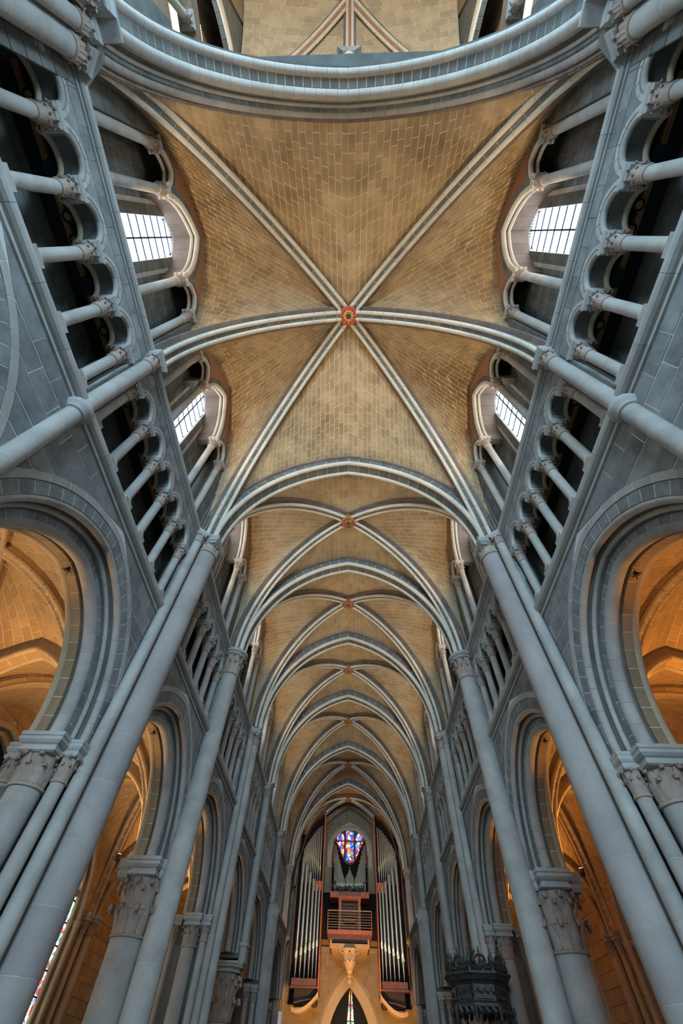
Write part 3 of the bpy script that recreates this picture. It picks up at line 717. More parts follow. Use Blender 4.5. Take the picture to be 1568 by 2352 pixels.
        for sg, tg in ((-1, 'near'), (1, 'far')):
            for q, o in enumerate((0.72, 0.95)):
                col('%s arcade shaft on the %s side, left, %s' % (['front', 'rear'][q], tg, nm), -5.6-0.4*q, y+sg*o, 0, 4.6, ZS-0.2, 0.14, 0.22, ab=0.3)
for i, y in enumerate(PIERS): pier(i, y)
def cornice(label, pts, z0=12.97):
    """stepped roll moulding that carries the string course round a pier; pts is the outer line in plan"""
    t = thing('trim_2', label, 'moulding', (pts[0][0], pts[0][1], z0), kind='structure')
    def off(d):
        out = []
        for i in range(len(pts)):
            a = Vector(pts[max(0, i-1)]); b = Vector(pts[i]); c = Vector(pts[min(len(pts)-1, i+1)])
            n = []
            for p, q in ((a, b), (b, c)):
                e = q-p
                if e.length > 1e-6: e.normalize(); n.append(Vector((e.y, -e.x)))
            m_ = n[0] if len(n) == 1 else (n[0]+n[1])/(1+n[0].dot(n[1]))
            out.append(b-m_*d)
        return out
    lay_ = [(0.085, 0.0), (0.045, 0.005), (0.045, 0.03), (0.075, 0.035), (0.02, 0.06), (0.0, 0.09), (0.0, 0.12), (0.03, 0.15), (0.06, 0.16)]
    m = M(); N = len(pts)
    for d, z in lay_:
        m.v += [(p.x, p.y, z0+z) for p in off(d)]
    for k in range(len(lay_)-1):
        for i in range(N-1): m.f.append((k*N+i, k*N+i+1, (k+1)*N+i+1, (k+1)*N+i))
    b0_ = len(m.v); m.v += [(-5.9, pts[0][1], z0), (-5.9, pts[-1][1], z0), (-5.9, pts[0][1], z0+0.16), (-5.9, pts[-1][1], z0+0.16)]
    m.f.append(tuple(reversed([*range(N), b0_+1, b0_]))); K = (len(lay_)-1)*N; m.f.append(tuple([*range(K, K+N), b0_+3, b0_+2]))
    obj('cornice_stone', m, 'abacus', t)
def symm(y, half): return [(x, y+d) for x, d in half]+[(x, y-d) for x, d in reversed(half)]
cornice('stepped grey cornice on the shafts of the great crossing arch, left', [(-5.42, -2.59), (-4.91, -2.97), (-4.87, -3.22), (-4.46, -3.22), (-4.46, -4.35), (-4.9, -4.6)])
cornice('small square cornice over the slim ringed shaft, left', symm(2.85, [(-5.44, -0.29), (-5.12, -0.29)]))
cornice('stepped cornice over the thick mauve column, left', symm(9.5, [(-5.43, -0.86), (-4.95, -0.43), (-4.69, -0.43)]))
cornice('stepped cornice over the fifth pier from the top, left', symm(23.1, [(-5.43, -0.72), (-5.1, -0.36), (-4.84, -0.36)]))
for k_, y_ in ((5, 30.1), (6, 38.3), (7, 46.4)): cornice('stepped cornice over the %s pier from the top, left' % ORD[k_], symm(y_, [(-5.43, -0.5 if k_ < 7 else -0.7), (-4.95, -0.5 if k_ < 7 else -0.7)]))

# ---------------------------------------------------------------- vaults
def ribcurve(P, Q):
    """P spring, Q crown; returns f(t, b, r) with t 0..1"""
    d = Vector((Q[0]-P[0], Q[1]-P[1], 0)); a = d.length; d.normalize(); h = Q[2]-P[2]; n = Vector((-d.y, d.x, 0))
    def f(t, b=0.0, r=0.0):
        s, z = apt(a, h, r, min(0, t-1)); return Vector((Q[0], Q[1], P[2]))+d*s+Vector((0, 0, z))+n*b
    return f, a, h
def rib(root, P, Q, indiv, sc=1.0, mats=('roll', 'dark'), tmax=1.0, n=16):
    f, a, h = ribcurve(P, Q)
    def fn(s, z, d):      # s,z come from apt at offset r already
        D = Vector((Q[0]-P[0], Q[1]-P[1], 0)).normalized(); N_ = Vector((-D.y, D.x, 0))
        p = Vector((Q[0], Q[1], P[2]))+D*s+Vector((0, 0, z))+N_*d; return tuple(p)
    pr = lambda q: ring(q, a, h, fn, n, 2, 0.010, (-1, -1+tmax))
    for sg in (-1, 1):
        emit(root, 'rib_roll', pr(circ(0.075*sc, sg*0.135*sc, 0.08*sc, 8)), mats[0], 300, indiv, 'rib_rolls', True)
    masonry(root, 'rib_stone', [(0.05*sc, -0.085*sc), (0.05*sc, 0.085*sc), (0.14*sc, 0.17*sc), (0.40*sc, 0.17*sc), (0.40*sc, -0.17*sc), (0.14*sc, -0.17*sc)], a, h, fn, n, mats[1], 'mortar', indiv, 2, 0.02, mass='rib_stones', tr=(-1, -1+tmax))
    for sg in (-1, 1):
        lo, hi = sorted((sg*0.17*sc, sg*0.33*sc))
        emit(root, 'edge_stone', pr([(0.30*sc, lo), (0.30*sc, hi), (0.38*sc, hi), (0.38*sc, lo)]), 'soffit', 300, indiv, 'edge_stones')
    return f
def transverse(root, y, a, h, z0, indiv, xc=0.0, sc=1.0, mats=('roll', 'dark'), n=32):
    fn = lambda s, z, d: (xc+s, y+d, z0+z)
    for sg in (-1, 1):
        emit(root, 'arch_roll', ring(circ(0.09*sc, sg*0.27*sc, 0.105*sc, 10), a, h, fn, n-6, 2, 0.006), mats[0], 300, indiv, 'arch_rolls', True)
        lo, hi = sorted((sg*0.30*sc, sg*0.43*sc))
        emit(root, 'edge_stone', ring([(0.48*sc, lo), (0.48*sc, hi), (0.6*sc, hi), (0.6*sc, lo)], a, h, fn, n, 1, 0.008), 'soffit', 300, indiv, 'edge_stones')
    masonry(root, 'arch_stone', [(0.05*sc, -0.2*sc), (0.05*sc, 0.2*sc), (0.17*sc, 0.32*sc), (0.75*sc, 0.32*sc), (0.75*sc, -0.32*sc), (0.17*sc, -0.32*sc)], a, h, fn, n, mats[1], 'mortar_grey', indiv, 2, 0.018, mass='arch_stones')
def web(root, A, B, indiv, ref, cw=0.28, sl=0.52, bulge=0.05, mat='vault', mortar='mortar', mirx=False, limit=300, jt=0.03, collect=None):
    """ruled vault cell between the curves A and B (spring to crown), laid in courses"""
    N_ = 40; L = sum((A((k+1)/N_)-A(k/N_)).length for k in range(N_))
    L2 = sum((B((k+1)/N_)-B(k/N_)).length for k in range(N_)); n = max(4, int((L+L2)/2/cw))
    def P(t, v):
        a, b = A(t), B(t); p = a.lerp(b, v); p.z += bulge*(b-a).length*4*v*(1-v)*0.5; return p
    stones = []; back = M()
    t_off = lambda k: k/n
    for k in range(n):
        t0, t1 = t_off(k), t_off(k+1); Lc = (A((t0+t1)/2)-B((t0+t1)/2)).length
        if Lc < 0.05: continue
        off = 0.5 if k % 2 else 0.0; cuts = [0.0]; x = sl*(0.5 if off else 1.0)
        while x < Lc-0.15:
            cuts.append(x/Lc); x += sl*(0.75+0.5*RND.random())
        cuts.append(1.0)
        c = P((t0+t1)/2, 0.5); nrm = (P(t1, 0.5)-P(t0, 0.5)).cross(P((t0+t1)/2, 1)-P((t0+t1)/2, 0)); nrm.normalize()
        if nrm.dot(c-Vector(ref)) < 0: nrm = -nrm
        dt = (t1-t0)*jt/2/max(0.05, (P(t1, .5)-P(t0, .5)).length); dv = jt/2/Lc
        for q in range(len(cuts)-1):
            v0, v1 = cuts[q]+dv, cuts[q+1]-dv
            if v1-v0 < dv: continue
            e = nrm*RND.uniform(0, 0.0025)
            pts = [P(t0+dt, v0)+e, P(t1-dt, v0)+e, P(t1-dt, v1)+e, P(t0+dt, v1)+e]
            stones.append(M().quadblock([tuple(p) for p in pts], tuple(nrm), 0.05))
            if mirx: stones.append(M().quadblock([(-p.x, p.y, p.z) for p in reversed(pts)], (-nrm.x, nrm.y, nrm.z), 0.05))
    nu, nv = 28, 8; g = M()
    for i in range(nu+1):
        for j in range(nv+1):
            t, v = i/nu, j/nv; p = P(t, v); nn = (p-Vector(ref)).normalized(); g.v.append(tuple(p+nn*0.012))
    for i in range(nu):
        for j in range(nv): a = i*(nv+1)+j; g.f.append((a, a+1, a+nv+2, a+nv+1))
    g2 = M().join(g)
    if mirx: g2.add([(-v[0], v[1], v[2]) for v in g.v], g.f)
    # outer shell so that the vault has thickness and no light leaks
    g3 = M(); nb = len(g2.v)
    for v in g2.v:
        d = (Vector(v)-Vector(ref)).normalized()*0.18; g3.v.append((v[0]+d.x, v[1]+d.y, v[2]+d.z))
    g3.f = [tuple(reversed(f)) for f in g2.f]
    if collect is not None:
        collect[0].extend(stones); collect[1].join(g2).join(g3); return P
    obj('mortar_bed', g2.join(g3), mortar, root)
    emit(root, 'vault_stone', stones, mat, limit, indiv, 'vault_stones')
    return P
ZB = 13.13
BOSS = [(2.85, 20.25), (12.75, 19.05), (19.55, 19.5), (26.6, 19.5), (34.2, 19.75), (42.4, 19.9), (49.6, 19.6)]
TP = {2: (9.5, 4.85, 5.87), 3: (16.1, 4.85, 5.95), 4: (23.1, 4.85, 6.2), 5: (30.1, 4.85, 6.2), 6: (38.3, 4.85, 6.3), 7: (46.4, 4.85, 6.5)}
def wallcurve(cy, x=-5.60, yside=1):
    """from the spring beside the pier, up the stilt, over to the apex; yside picks the half"""
    stilt = WALL_Z-ZB
    arc_l = 5.9; tot = stilt+arc_l
    def f(t):
        u = t*tot
        if u < stilt: return Vector((x, cy+yside*(WALL_A+0.12), ZB+u))
        s, z = apt(WALL_A, WALL_H, 0.12, -(1-(u-stilt)/arc_l)); return Vector((x, cy-yside*s, WALL_Z+z))
    return f
def main_cell(label, A, B, ref, indiv, **kw):
    r = thing('ceiling', label, 'vault', (0, A(1).y, A(1).z), kind='structure', mir=False)
    web(r, A, B, indiv, ref, mirx=True, **kw)
def boss(root_label, y, z, big, red='red', cat='boss'):
    t = thing('vault_boss', root_label, cat, (0, y, z), mir=False); s = 0.36 if big else 0.35
    obj('core', M().lathe(0, y, [(s*0.9, z+0.35), (s*0.95, z-0.02), (s*0.88, z-0.10), (s*0.6, z-0.12)], 24), red, t, True)
    lob = M(); k = 14
    for (sx) in (0,):
        for j in range(1):
            pass
    def petal(r0, r1, w, z0, drop):
        m = M(); pts = []
        for i in range(5):
            u = i/4; r = r0+(r1-r0)*u; ww = w*math.sin(pi*(0.25+0.62*u)); zz = z0-drop*math.sin(pi*u)
            pts.append([(r, -ww, zz+0.02), (r, 0, zz-0.02), (r, ww, zz+0.02)])
        for row in pts: m.v += row
        n0 = len(m.v)
        m.v += [(v[0], v[1], v[2]+0.05) for v in m.v[:n0]]
        for i in range(4):
            for j in range(2): a = i*3+j; m.f += [(a, a+3, a+4, a+1), (n0+a+1, n0+a+4, n0+a+3, n0+a)]
            m.f += [(i*3, n0+i*3, n0+i*3+3, i*3+3), (i*3+2, i*3+5, n0+i*3+5, n0+i*3+2)]
        m.f.append((12, n0+12, n0+13, 13)); m.f.append((13, n0+13, n0+14, 14))
        return m
    for nme, n, r0, r1, w, z0, dr, mt in (('outer_petal', 12 if big else 8, s*0.60, s*1.08, s*0.34 if big else s*0.45, -0.08, 0.05, red), ('inner_petal', 12, s*0.30, s*0.66, s*0.16, -0.13, 0.04, 'gold' if big else 'rust2')):
        m = petal(r0, r1, w, z0, dr); me = bpy.data.meshes.new(nme); me.from_pydata(m.v, [], m.f); me.materials.append(MT[mt])
        for i in range(n): inst(nme, me, mt, t, (0, y, z), 2*pi*i/n)
    obj('rim', M().lathe(0, y, [(s*0.28, z-0.05), (s*0.30, z-0.17), (s*0.25, z-0.18), (s*0.24, z-0.05)], 24, caps=False), 'gold' if big else 'rust2', t, True)
    obj('hole', M().lathe(0, y, [(s*0.25, z-0.12), (s*0.24, z-0.165), (s*0.01, z-0.165)], 20), 'black', t, True)
    obj('pin', M().lathe(0, y, [(s*0.06, z-0.16), (s*0.06, z-0.20), (s*0.03, z-0.21)], 12), 'shaft', t, True)
# --- ribs of the great six-part bay
RIB = {}
SPX = 5.02
def make_rib(label, P, Q, indiv, **kw):
    t = thing('ceiling_rib', label, 'rib', P, kind='structure')
    return rib(t, P, Q, indiv, **kw)
b0 = (0, BOSS[0][0], BOSS[0][1])
RIB['0n'] = make_rib('long diagonal double-roll rib from the top left corner to the red boss', (-SPX-0.1, -3.0, ZB), b0, True, n=22)
RIB['0m'] = make_rib('cross rib from the slim ringed shaft on the left to the red boss', (-5.12, 2.85, ZB), b0, True, n=18)
RIB['0f'] = make_rib('diagonal double-roll rib rising from the left thick column back to the red boss', (-SPX, 9.5-0.42, ZB), b0, True, n=22)
for i in range(1, 7):
    y, z = BOSS[i]; p0, p1 = PIERS[i+1], PIERS[i+2] if i < 6 else 52.6
    ind = i <= 2
    RIB['%dn' % i] = make_rib('diagonal rib on the near left side of the vault with the %s boss from the top' % ORD[i], (-SPX, p0+0.35, ZB), (0, y, z), ind)
    RIB['%df' % i] = make_rib('diagonal rib on the far left side of the vault with the %s boss from the top' % ORD[i], (-SPX, p1-0.35, ZB), (0, y, z), ind)
for k, (y, a, h) in TP.items():
    t = thing('ceiling_arch', 'pointed transverse arch with two pale rolls, %s across the nave from the top' % ORD[k-1], 'arch', (0, y, ZB+h), kind='structure', mir=False)
    transverse(t, y, a, h, ZB, k <= 4)
# --- bosses
for i, (y, z) in enumerate(BOSS):
    boss(['red and gold flower boss with a scalloped rim, the largest and topmost', 'orange-red disc boss with a dark eye, second from the top', 'orange-red disc boss, third from the top', 'small red boss, fourth from the top', 'small red-brown boss, fifth from the top', 'tiny dark boss, sixth from the top', 'tiny dark boss just above the organ window'][i], y, z+0.02, i == 0, 'red' if i == 0 else 'rust')
# --- cells
T0Y, T0A, T0H = -2.86, 4.46, 5.0
wr = 0.33
def tcurve(y, a, h, r): return lambda t: Vector((apt(a, h, r, min(0, t-1))[0], y, ZB+apt(a, h, r, min(0, t-1))[1]))
off = lambda f, b=0.0: (lambda t: f(t, b, wr))
main_cell('large tan ashlar vault cell between the great crossing arch and the topmost boss', tcurve(T0Y-0.01, T0A, T0H, 0.585), off(RIB['0n']), (0, 0, 14), True, bulge=0.04)
main_cell('large tan ashlar vault cell between the topmost boss and the first thick cross arch', tcurve(9.5-0.36, TP[2][1], TP[2][2], 0.55), off(RIB['0f']), (0, 6, 14), True, bulge=0.04)
def side_cell(label, cy, f0, f1, ref, indiv, **kw):
    r = thing('ceiling', label, 'vault', (-3, cy, 19), kind='structure')
    col = ([], M())
    web(r, wallcurve(cy, yside=-1), off(f0), indiv, ref, collect=col, **kw)
    web(r, wallcurve(cy, yside=1), off(f1), indiv, ref, collect=col, **kw)
    obj('mortar_bed', col[1], 'mortar', r)
    emit(r, 'vault_stone', col[0], kw.get('mat', 'vault'), 300, indiv, 'vault_stones')
side_cell('tan vault cell above the topmost left clerestory window', BAYS[0]['cy'], RIB['0n'], RIB['0m'], (0, 0, 14), True)
side_cell('tan vault cell above the second left clerestory window', BAYS[1]['cy'], RIB['0m'], RIB['0f'], (0, 6, 14), True)
for i in range(1, 7):
    y, z = BOSS[i]; k = i+1; ind = i <= 2
    yn, an, hn = TP[k]
    if k+1 in TP: yf, af, hf = TP[k+1]
    else: yf, af, hf = 53.0, 4.85, 6.4
    mt = 'vault2' if i < 5 else 'vault'
    main_cell('near cell of the vault with the %s boss from the top' % ORD[i], tcurve(yn+0.36, an, hn, 0.55), off(RIB['%dn' % i]), (0, y, 14), ind, mat=mt)
    main_cell('far cell of the vault with the %s boss from the top' % ORD[i], tcurve(yf-0.36, af, hf, 0.55), off(RIB['%df' % i]), (0, y, 14), ind, mat=mt)
    side_cell('left side cell of the vault with the %s boss from the top' % ORD[i], BAYS[i+1]['cy'], RIB['%dn' % i], RIB['%df' % i], (0, y, 14), ind, mat=mt)

# ---------------------------------------------------------------- the great crossing arch at the top of the view
t = thing('crossing_arch', 'massive crossing arch of several pale rolls and dark hollows sweeping across the top', 'arch', (0, -3.5, ZB), kind='structure', mir=False)
fn = lambda s, z, d: (s, T0Y-d, ZB+z)
nV = 56
masonry(t, 'edge_stone', [(0.555, 0.0), (0.555, 0.09), (0.66, 0.09), (0.66, 0.0)], T0A, T0H, fn, nV-8, 'soffit', 'dark', True)
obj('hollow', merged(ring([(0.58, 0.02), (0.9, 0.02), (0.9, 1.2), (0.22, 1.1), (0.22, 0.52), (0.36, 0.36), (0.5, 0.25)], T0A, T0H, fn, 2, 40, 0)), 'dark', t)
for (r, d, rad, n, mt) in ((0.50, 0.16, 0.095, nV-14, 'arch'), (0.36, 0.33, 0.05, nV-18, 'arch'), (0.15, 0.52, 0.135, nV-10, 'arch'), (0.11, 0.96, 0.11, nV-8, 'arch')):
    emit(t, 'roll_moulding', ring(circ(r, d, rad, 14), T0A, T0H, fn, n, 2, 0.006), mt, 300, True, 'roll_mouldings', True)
masonry(t, 'arch_stone', [(0.37, 0.20), (0.45, 0.16), (0.5, 0.3), (0.40, 0.36)], T0A, T0H, fn, nV, 'dark', 'mortar_dark', True)
masonry(t, 'arch_stone', [(0.08, 0.64), (0.08, 0.86), (0.4, 0.86), (0.4, 0.64)], T0A, T0H, fn, nV, 'dark', 'mortar_grey', True, 2, 0.02)
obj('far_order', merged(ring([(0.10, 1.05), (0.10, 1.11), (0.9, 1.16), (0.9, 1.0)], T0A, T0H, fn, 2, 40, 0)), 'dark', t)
# tower wall over the arch
w = thing('wall_east', 'tower wall standing on the great crossing arch', 'wall', (0, -3.9, 20), kind='structure', mir=False)
m = M(); xs = lin(-5.2, 5.2, 40)
def lo_(x):
    z = z_at(T0A, T0H, 0.7, x); return ZB+z if z is not None and abs(x) < T0A+0.7 else ZB
for x in xs: m.v += [(x, -3.0, lo_(x)), (x, -3.0, 21.5), (x, -4.0, 21.5), (x, -4.0, lo_(x))]
for i in range(len(xs)-1):
    for k in range(4): m.f.append((4*i+k, 4*i+(k+1) % 4, 4*i+4+(k+1) % 4, 4*i+4+k))
m.f += [(0, 1, 2, 3), (4*len(xs)-1, 4*len(xs)-2, 4*len(xs)-3, 4*len(xs)-4)]
obj('wall_core', m, 'dark', w)

# ---------------------------------------------------------------- lantern tower seen past the arch
LB = (0, -10.0, 33.6)
lw = thing('wall_east', 'inner tower wall above the crossing arch, seen edge on', 'wall', (0, -4.6, 26), kind='structure', mir=False)
obj('wall_core', M().box(-5.6, 5.6, -5.0, -4.0, 21.4, 34.5), 'dark', lw)
for sg, P in ((0, (-5.2, -5.2, 24.0)), (1, (0.0, -5.15, 23.4)), (2, (-5.2, -14.8, 24.0))):
    if sg == 1:
        t = thing('ceiling_rib', 'straight cream rib down the middle of the tower vault, at the very top', 'rib', P, kind='structure', mir=False)
        rib(t, P, LB, True, mats=('roll', 'lunette'), n=14)
    else:
        t = thing('ceiling_rib', 'slanting cream and red rib of the tower vault, left, at the top edge' if sg == 0 else 'far rib of the tower vault beyond the frame, left', 'rib', P, kind='structure')
        rb = rib(t, P, LB, True, mats=('roll', 'lunette'), n=18)
        if sg == 0: LR0 = rb
        else: LR2 = rb
c = thing('keystone_bracket', 'small dark carved bracket at the foot of the middle tower rib, top centre', 'bracket', (0, -5.2, 23.2), mir=False)
obj('block', M().square(0, -5.2, [(0.22, 22.75), (0.36, 23.05), (0.42, 23.1), (0.44, 23.3), (0.42, 23.42)]), 'dark', c)
obj('roundel', M().lathe(0, -5.2, [(0.12, 22.6), (0.2, 22.68), (0.22, 22.78)], 16), 'cap', c, True)
nf, na, nh = ribcurve((0.0, -5.15, 23.4), LB)
for lab, A, B, mx in (('dark tan tower vault cell left and right of the middle rib, top edge', lambda t: nf(t, 0, 0.36), lambda t: LR0(t, 0, 0.36), True),):
    r = thing('ceiling', lab, 'vault', (0, -7, 32), kind='structure', mir=False)
    web(r, A, B, True, (0, -10, 25), cw=0.42, sl=0.8, mat='vault2', mirx=True, jt=0.035)
def lside(t):
    s, z = apt(4.8, 8.6, 0.1, min(0, t-1)); return Vector((-5.25, -10.0-s, 24+z))
def lside2(t):
    s, z = apt(4.8, 8.6, 0.1, min(0, t-1)); return Vector((-5.25, -10.0+s, 24+z))
r = thing('ceiling', 'broad tower vault cell at the top left edge', 'vault', (-4, -8, 31), kind='structure')
web(r, lside, lambda t: LR0(t, 0, 0.36), True, (0, -10, 25), cw=0.42, sl=0.8, mat='vault2', jt=0.035)
r = thing('ceiling', 'tower vault cell beyond the top edge of the view', 'vault', (-4, -12, 31), kind='structure')
web(r, lside2, lambda t: LR2(t, 0, 0.36), False, (0, -10, 25), cw=0.42, sl=0.8, mat='vault2', jt=0.035)
# tower side wall with its gallery
g = thing('wall_east', 'tower side wall with a gallery and an arched window, left, top edge', 'wall', (-5.4, -8, 24), kind='structure')
obj('wall_core', M().box(-6.6, -5.35, -15, -4.3, 13.2, 19.6).box(-5.9, -5.35, -15, -4.3, 22.4, 23.2).box(-6.9, -6.6, -15, -4.3, 19, 33).box(-5.9, -5.35, -15, -8.8, 23, 33).box(-6.6, -5.35, -5.05, -4.3, 19.6, 33), 'asoffit', g)
ya = -6.95
fl = lambda s, z, d: (-5.35-d, ya+s, 25.9+z)
emit(g, 'voussoir', ring([(0.14, 0), (0.34, 0), (0.34, 0.4), (0.14, 0.4)], 1.3, 2.6, fl, 14, 3, 0.015), 'dark')
obj('roll_moulding', merged(ring(circ(0.07, 0.06, 0.10, 10), 1.3, 2.6, fl, 2, 14, 0)), 'roll', g, True)
obj('wall_core', strip(-5.4, -5.8, [ya+s for s in lin(-1.75, 1.75, 24)], lambda y: 25.9+(z_at(1.3, 2.6, 0.3, y-ya) or 0), lambda y: 33.0), 'dark', g)
for k, (yy, z0, z1, r_) in enumerate(((ya-1.42, 23.2, 25.9, 0.13), (ya+1.42, 23.2, 25.9, 0.13), (-6.15, 19.6, 22.4, 0.12), (-7.6, 19.6, 22.4, 0.12), (-9.0, 19.6, 22.4, 0.12))):
    t = thing('tower_colonnette', '%s colonnette in the tower, left, top edge' % ['upper far', 'upper near', 'nearest gallery', 'middle gallery', 'farthest gallery'][k], 'column', (-5.55, yy, z0))
    shaft(t, -5.55, yy, z0, z1-0.6, r_, 'roll', 9, 16); capital(t, -5.55, yy, z1-0.6, z1, r_, 0.24, ab=0.18, indiv=True)
v = thing('window_left', 'small glimpse of a bright lattice window in the tower, top left', 'window', (-6.5, ya, 27), kind='structure')
for k in range(5): obj('pane', M().box(-6.55, -6.53, ya-0.7, ya+0.7, 24.0+k*0.8, 24.76+k*0.8), 'glass', v)

# ---------------------------------------------------------------- aisles
AX0, AX1 = -6.45, -10.6; AXC = (AX0+AX1)/2; AW = abs(AX1-AX0)/2
for i, b in enumerate(BAYS[:7]):
    y0, y1 = PIERS[i], (PIERS[i+1] if i < 7 else 53); yc = b['yc'] if i not in (0,) else -0.4
    near = 1 if i in (1, 2, 3) else 0; nm = '%s bay from the top' % ORD[i]
    bo = (AXC, (y0+y1)/2, 8.75)
    pts = {'a': (AX0-0.05, y0+0.45, ZS), 'b': (AX0-0.05, y1-0.45, ZS), 'c': (AX1+0.15, y0+0.35, ZS), 'd': (AX1+0.15, y1-0.35, ZS)}
    F = {}
    for k, p in pts.items():
        t = thing('aisle_rib', 'ochre diagonal aisle rib, left, %s, from the %s' % (nm, {'a': 'near pier', 'b': 'far pier', 'c': 'near outer wall', 'd': 'far outer wall'}[k]), 'rib', p, kind='structure')
        F[k] = rib(t, p, bo, near == 1, sc=0.8, mats=('aroll', 'aisle'), n=12)
    o2 = lambda f: (lambda t: f(t, 0, 0.26))
    ref = (AXC, (y0+y1)/2, 5.5)
    def ac(sg, x, yc=b['yc'], a=b['a'], y0=y0, y1=y1):
        hw = min(a+0.25, (y1-y0)/2-0.3); c = yc
        return lambda t: Vector((x, c+sg*-apt(hw, 2.95, 0, min(0, t-1))[0], ZS+apt(hw, 2.95, 0, min(0, t-1))[1]))
    def tc(y): return lambda t, sg=1: Vector((AXC, y, ZS))+Vector((0, 0, apt(AW-0.1, 2.75, 0.3, min(0, t-1))[1]))
    def tcs(y, sg): return lambda t: Vector((AXC+sg*-apt(AW-0.1, 2.75, 0.3, min(0, t-1))[0], y, ZS+apt(AW-0.1, 2.75, 0.3, min(0, t-1))[1]))
    cells = [('toward the nave', [(ac(-1, AX0), F['a']), (ac(1, AX0), F['b'])]), ('toward the outer wall', [(ac(-1, AX1), F['c']), (ac(1, AX1), F['d'])]),
             ('near', [(tcs(y0+0.25, 1), F['a']), (tcs(y0+0.25, -1), F['c'])]), ('far', [(tcs(y1-0.25, 1), F['b']), (tcs(y1-0.25, -1), F['d'])])]
    for tg, prs in cells:
        r = thing('ceiling', 'ochre ashlar cell of the left aisle vault, %s, %s' % (tg, nm), 'vault', (AXC, (y0+y1)/2, 8.8), kind='structure')
        col = ([], M())
        for A, Bf in prs: web(r, A, o2(Bf), near == 1, ref, collect=col, cw=0.27, sl=0.5)
        obj('mortar_bed', col[1], 'mortar', r); emit(r, 'vault_stone', col[0], 'aisle', 300, near == 1, 'vault_stones')
    t = thing('aisle_arch', 'ochre transverse arch of the left aisle at the lower end of the %s' % nm, 'arch', (AXC, y1, ZS), kind='structure')
    transverse(t, y1, AW-0.1, 2.75, ZS, near == 1, AXC, 0.75, ('aroll', 'aisle'), 20)
    # outer wall
    w = thing('wall_left', 'outer aisle wall of coursed ochre stone, left, %s' % nm, 'wall', (AX1, (y0+y1)/2, 4), kind='structure')
    c = (y0+y1)/2; wa, wh, wz = (y1-y0)/2-0.85 if i <= 3 else 0.62, 2.75 if i <= 3 else 1.2, 5.1
    lo = lambda y: wz+(z_at(wa, wh, 0, y-c) or 0) if abs(y-c) < wa else 0
    ysx = [y0, c-wa-0.001]+[c+s for s in lin(-wa+1e-4, wa-1e-4, 16)]+[c+wa+0.001, y1]
    obj('wall_core', strip(AX1-0.03, AX1-0.7, ysx, lo, lambda y: 9.4), 'mortar', w)
    obj('wall_core', M().box(AX1-0.7, AX1-0.03, c-wa, c+wa, 0, 1.2), 'mortar', w)
    def hole(z):
        if z < 1.2: return None
        if z < wz: return (c-wa, c+wa)
        q = half_at(wa, wh, 0.0, z-wz); return (c-q, c+q) if q else None
    emit(w, 'stone', wall_rows(AX1, 1, y0+.02, y1-.02, 0, 9.3, hole, 0.42, 0.75, 0.02), 'aisle', 300, i in (2, 3))
    fw = lambda s, z, d: (AX1-d, c+s, wz+z)
    for (rr, dd, rad) in ((-0.02, 0.02, 0.09), (-0.20, 0.22, 0.07)):
        obj('roll_moulding', merged(ring(circ(rr, dd, rad, 8), wa, wh, fw, 2, 14, 0)), 'aroll', w, True)
        for sg in (-1, 1):
            obj('jamb_shaft', M().lathe(AX1-dd, c+sg*(wa+rr), [(rad, 1.2), (rad, 5.1)], 12), 'aroll', w, True)
            obj('jamb_capital', M().lathe(AX1-dd, c+sg*(wa+rr), [(rad*1.1, 4.75), (rad*1.15, 4.8), (rad*1.2, 4.9), (rad*1.9, 5.05), (rad*1.9, 5.12)], 12), 'aroll', w, True)
    obj('sloping_reveal', merged([M().quadblock([(AX1-.20, c+sg*(wa-0.12), 1.2), (AX1-.20, c+sg*(wa-0.12), 5.1), (AX1-0.4, c+sg*(wa-0.2), 5.1), (AX1-0.4, c+sg*(wa-0.2), 1.2)], (0, sg, 0), 0.2) for sg in (-1, 1)]+ring([(-0.20, 0.4), (-0.12, 0.2), (0.0, 0.2), (0.0, 0.4)], wa, wh, fw, 2, 12, 0)), 'aisle', w)
    # wall respond
    for q, o in enumerate((-0.42, 0, 0.42)):
        t = thing('wall_respond', '%s ochre respond shaft, left aisle wall, below the %s' % (['near', 'middle', 'far'][q], nm), 'column', (AX1+0.12, y1+o, 0))
        r_ = 0.17 if o == 0 else 0.11
        shaft(t, AX1+(0.22 if o == 0 else 0.1), y1+o, 0, 4.85, r_, 'aroll', 1.2, 14)
        capital(t, AX1+(0.22 if o == 0 else 0.1), y1+o, 4.85, ZS, r_, 0.25 if o == 0 else 0.19, indiv=False, n=8)
    # stained window: two lancets and borders
    gx = AX1-0.32
    v = thing('window_left', 'tall stained-glass window of the left aisle, %s' % nm, 'window', (gx, c, 4), kind='structure')
    ww = wa-0.20
    def pane(ya, yb, za, zb, nme='pane', mt='bluewhite'):
        n = 4; top_ = []
        for q in range(n+1):
            y = ya+(yb-ya)*q/n; zt = wz+(z_at(wa, wh, -0.20, y-c) or 0) if abs(y-c) < ww else wz-0.01
            top_.append((y, max(za+0.001, min(zb, zt))))
        f = [(gx, ya, za), (gx, yb, za)]+[(gx, y, z) for y, z in reversed(top_)]; nn = len(f); m = M(); m.v = f+[(gx-0.015, p[1], p[2]) for p in f]
        m.f = [tuple(range(nn)), tuple(reversed(range(nn, 2*nn)))]+[(j, (j+1) % nn, nn+(j+1) % nn, nn+j) for j in range(nn)]
        obj(nme, m, mt, v)
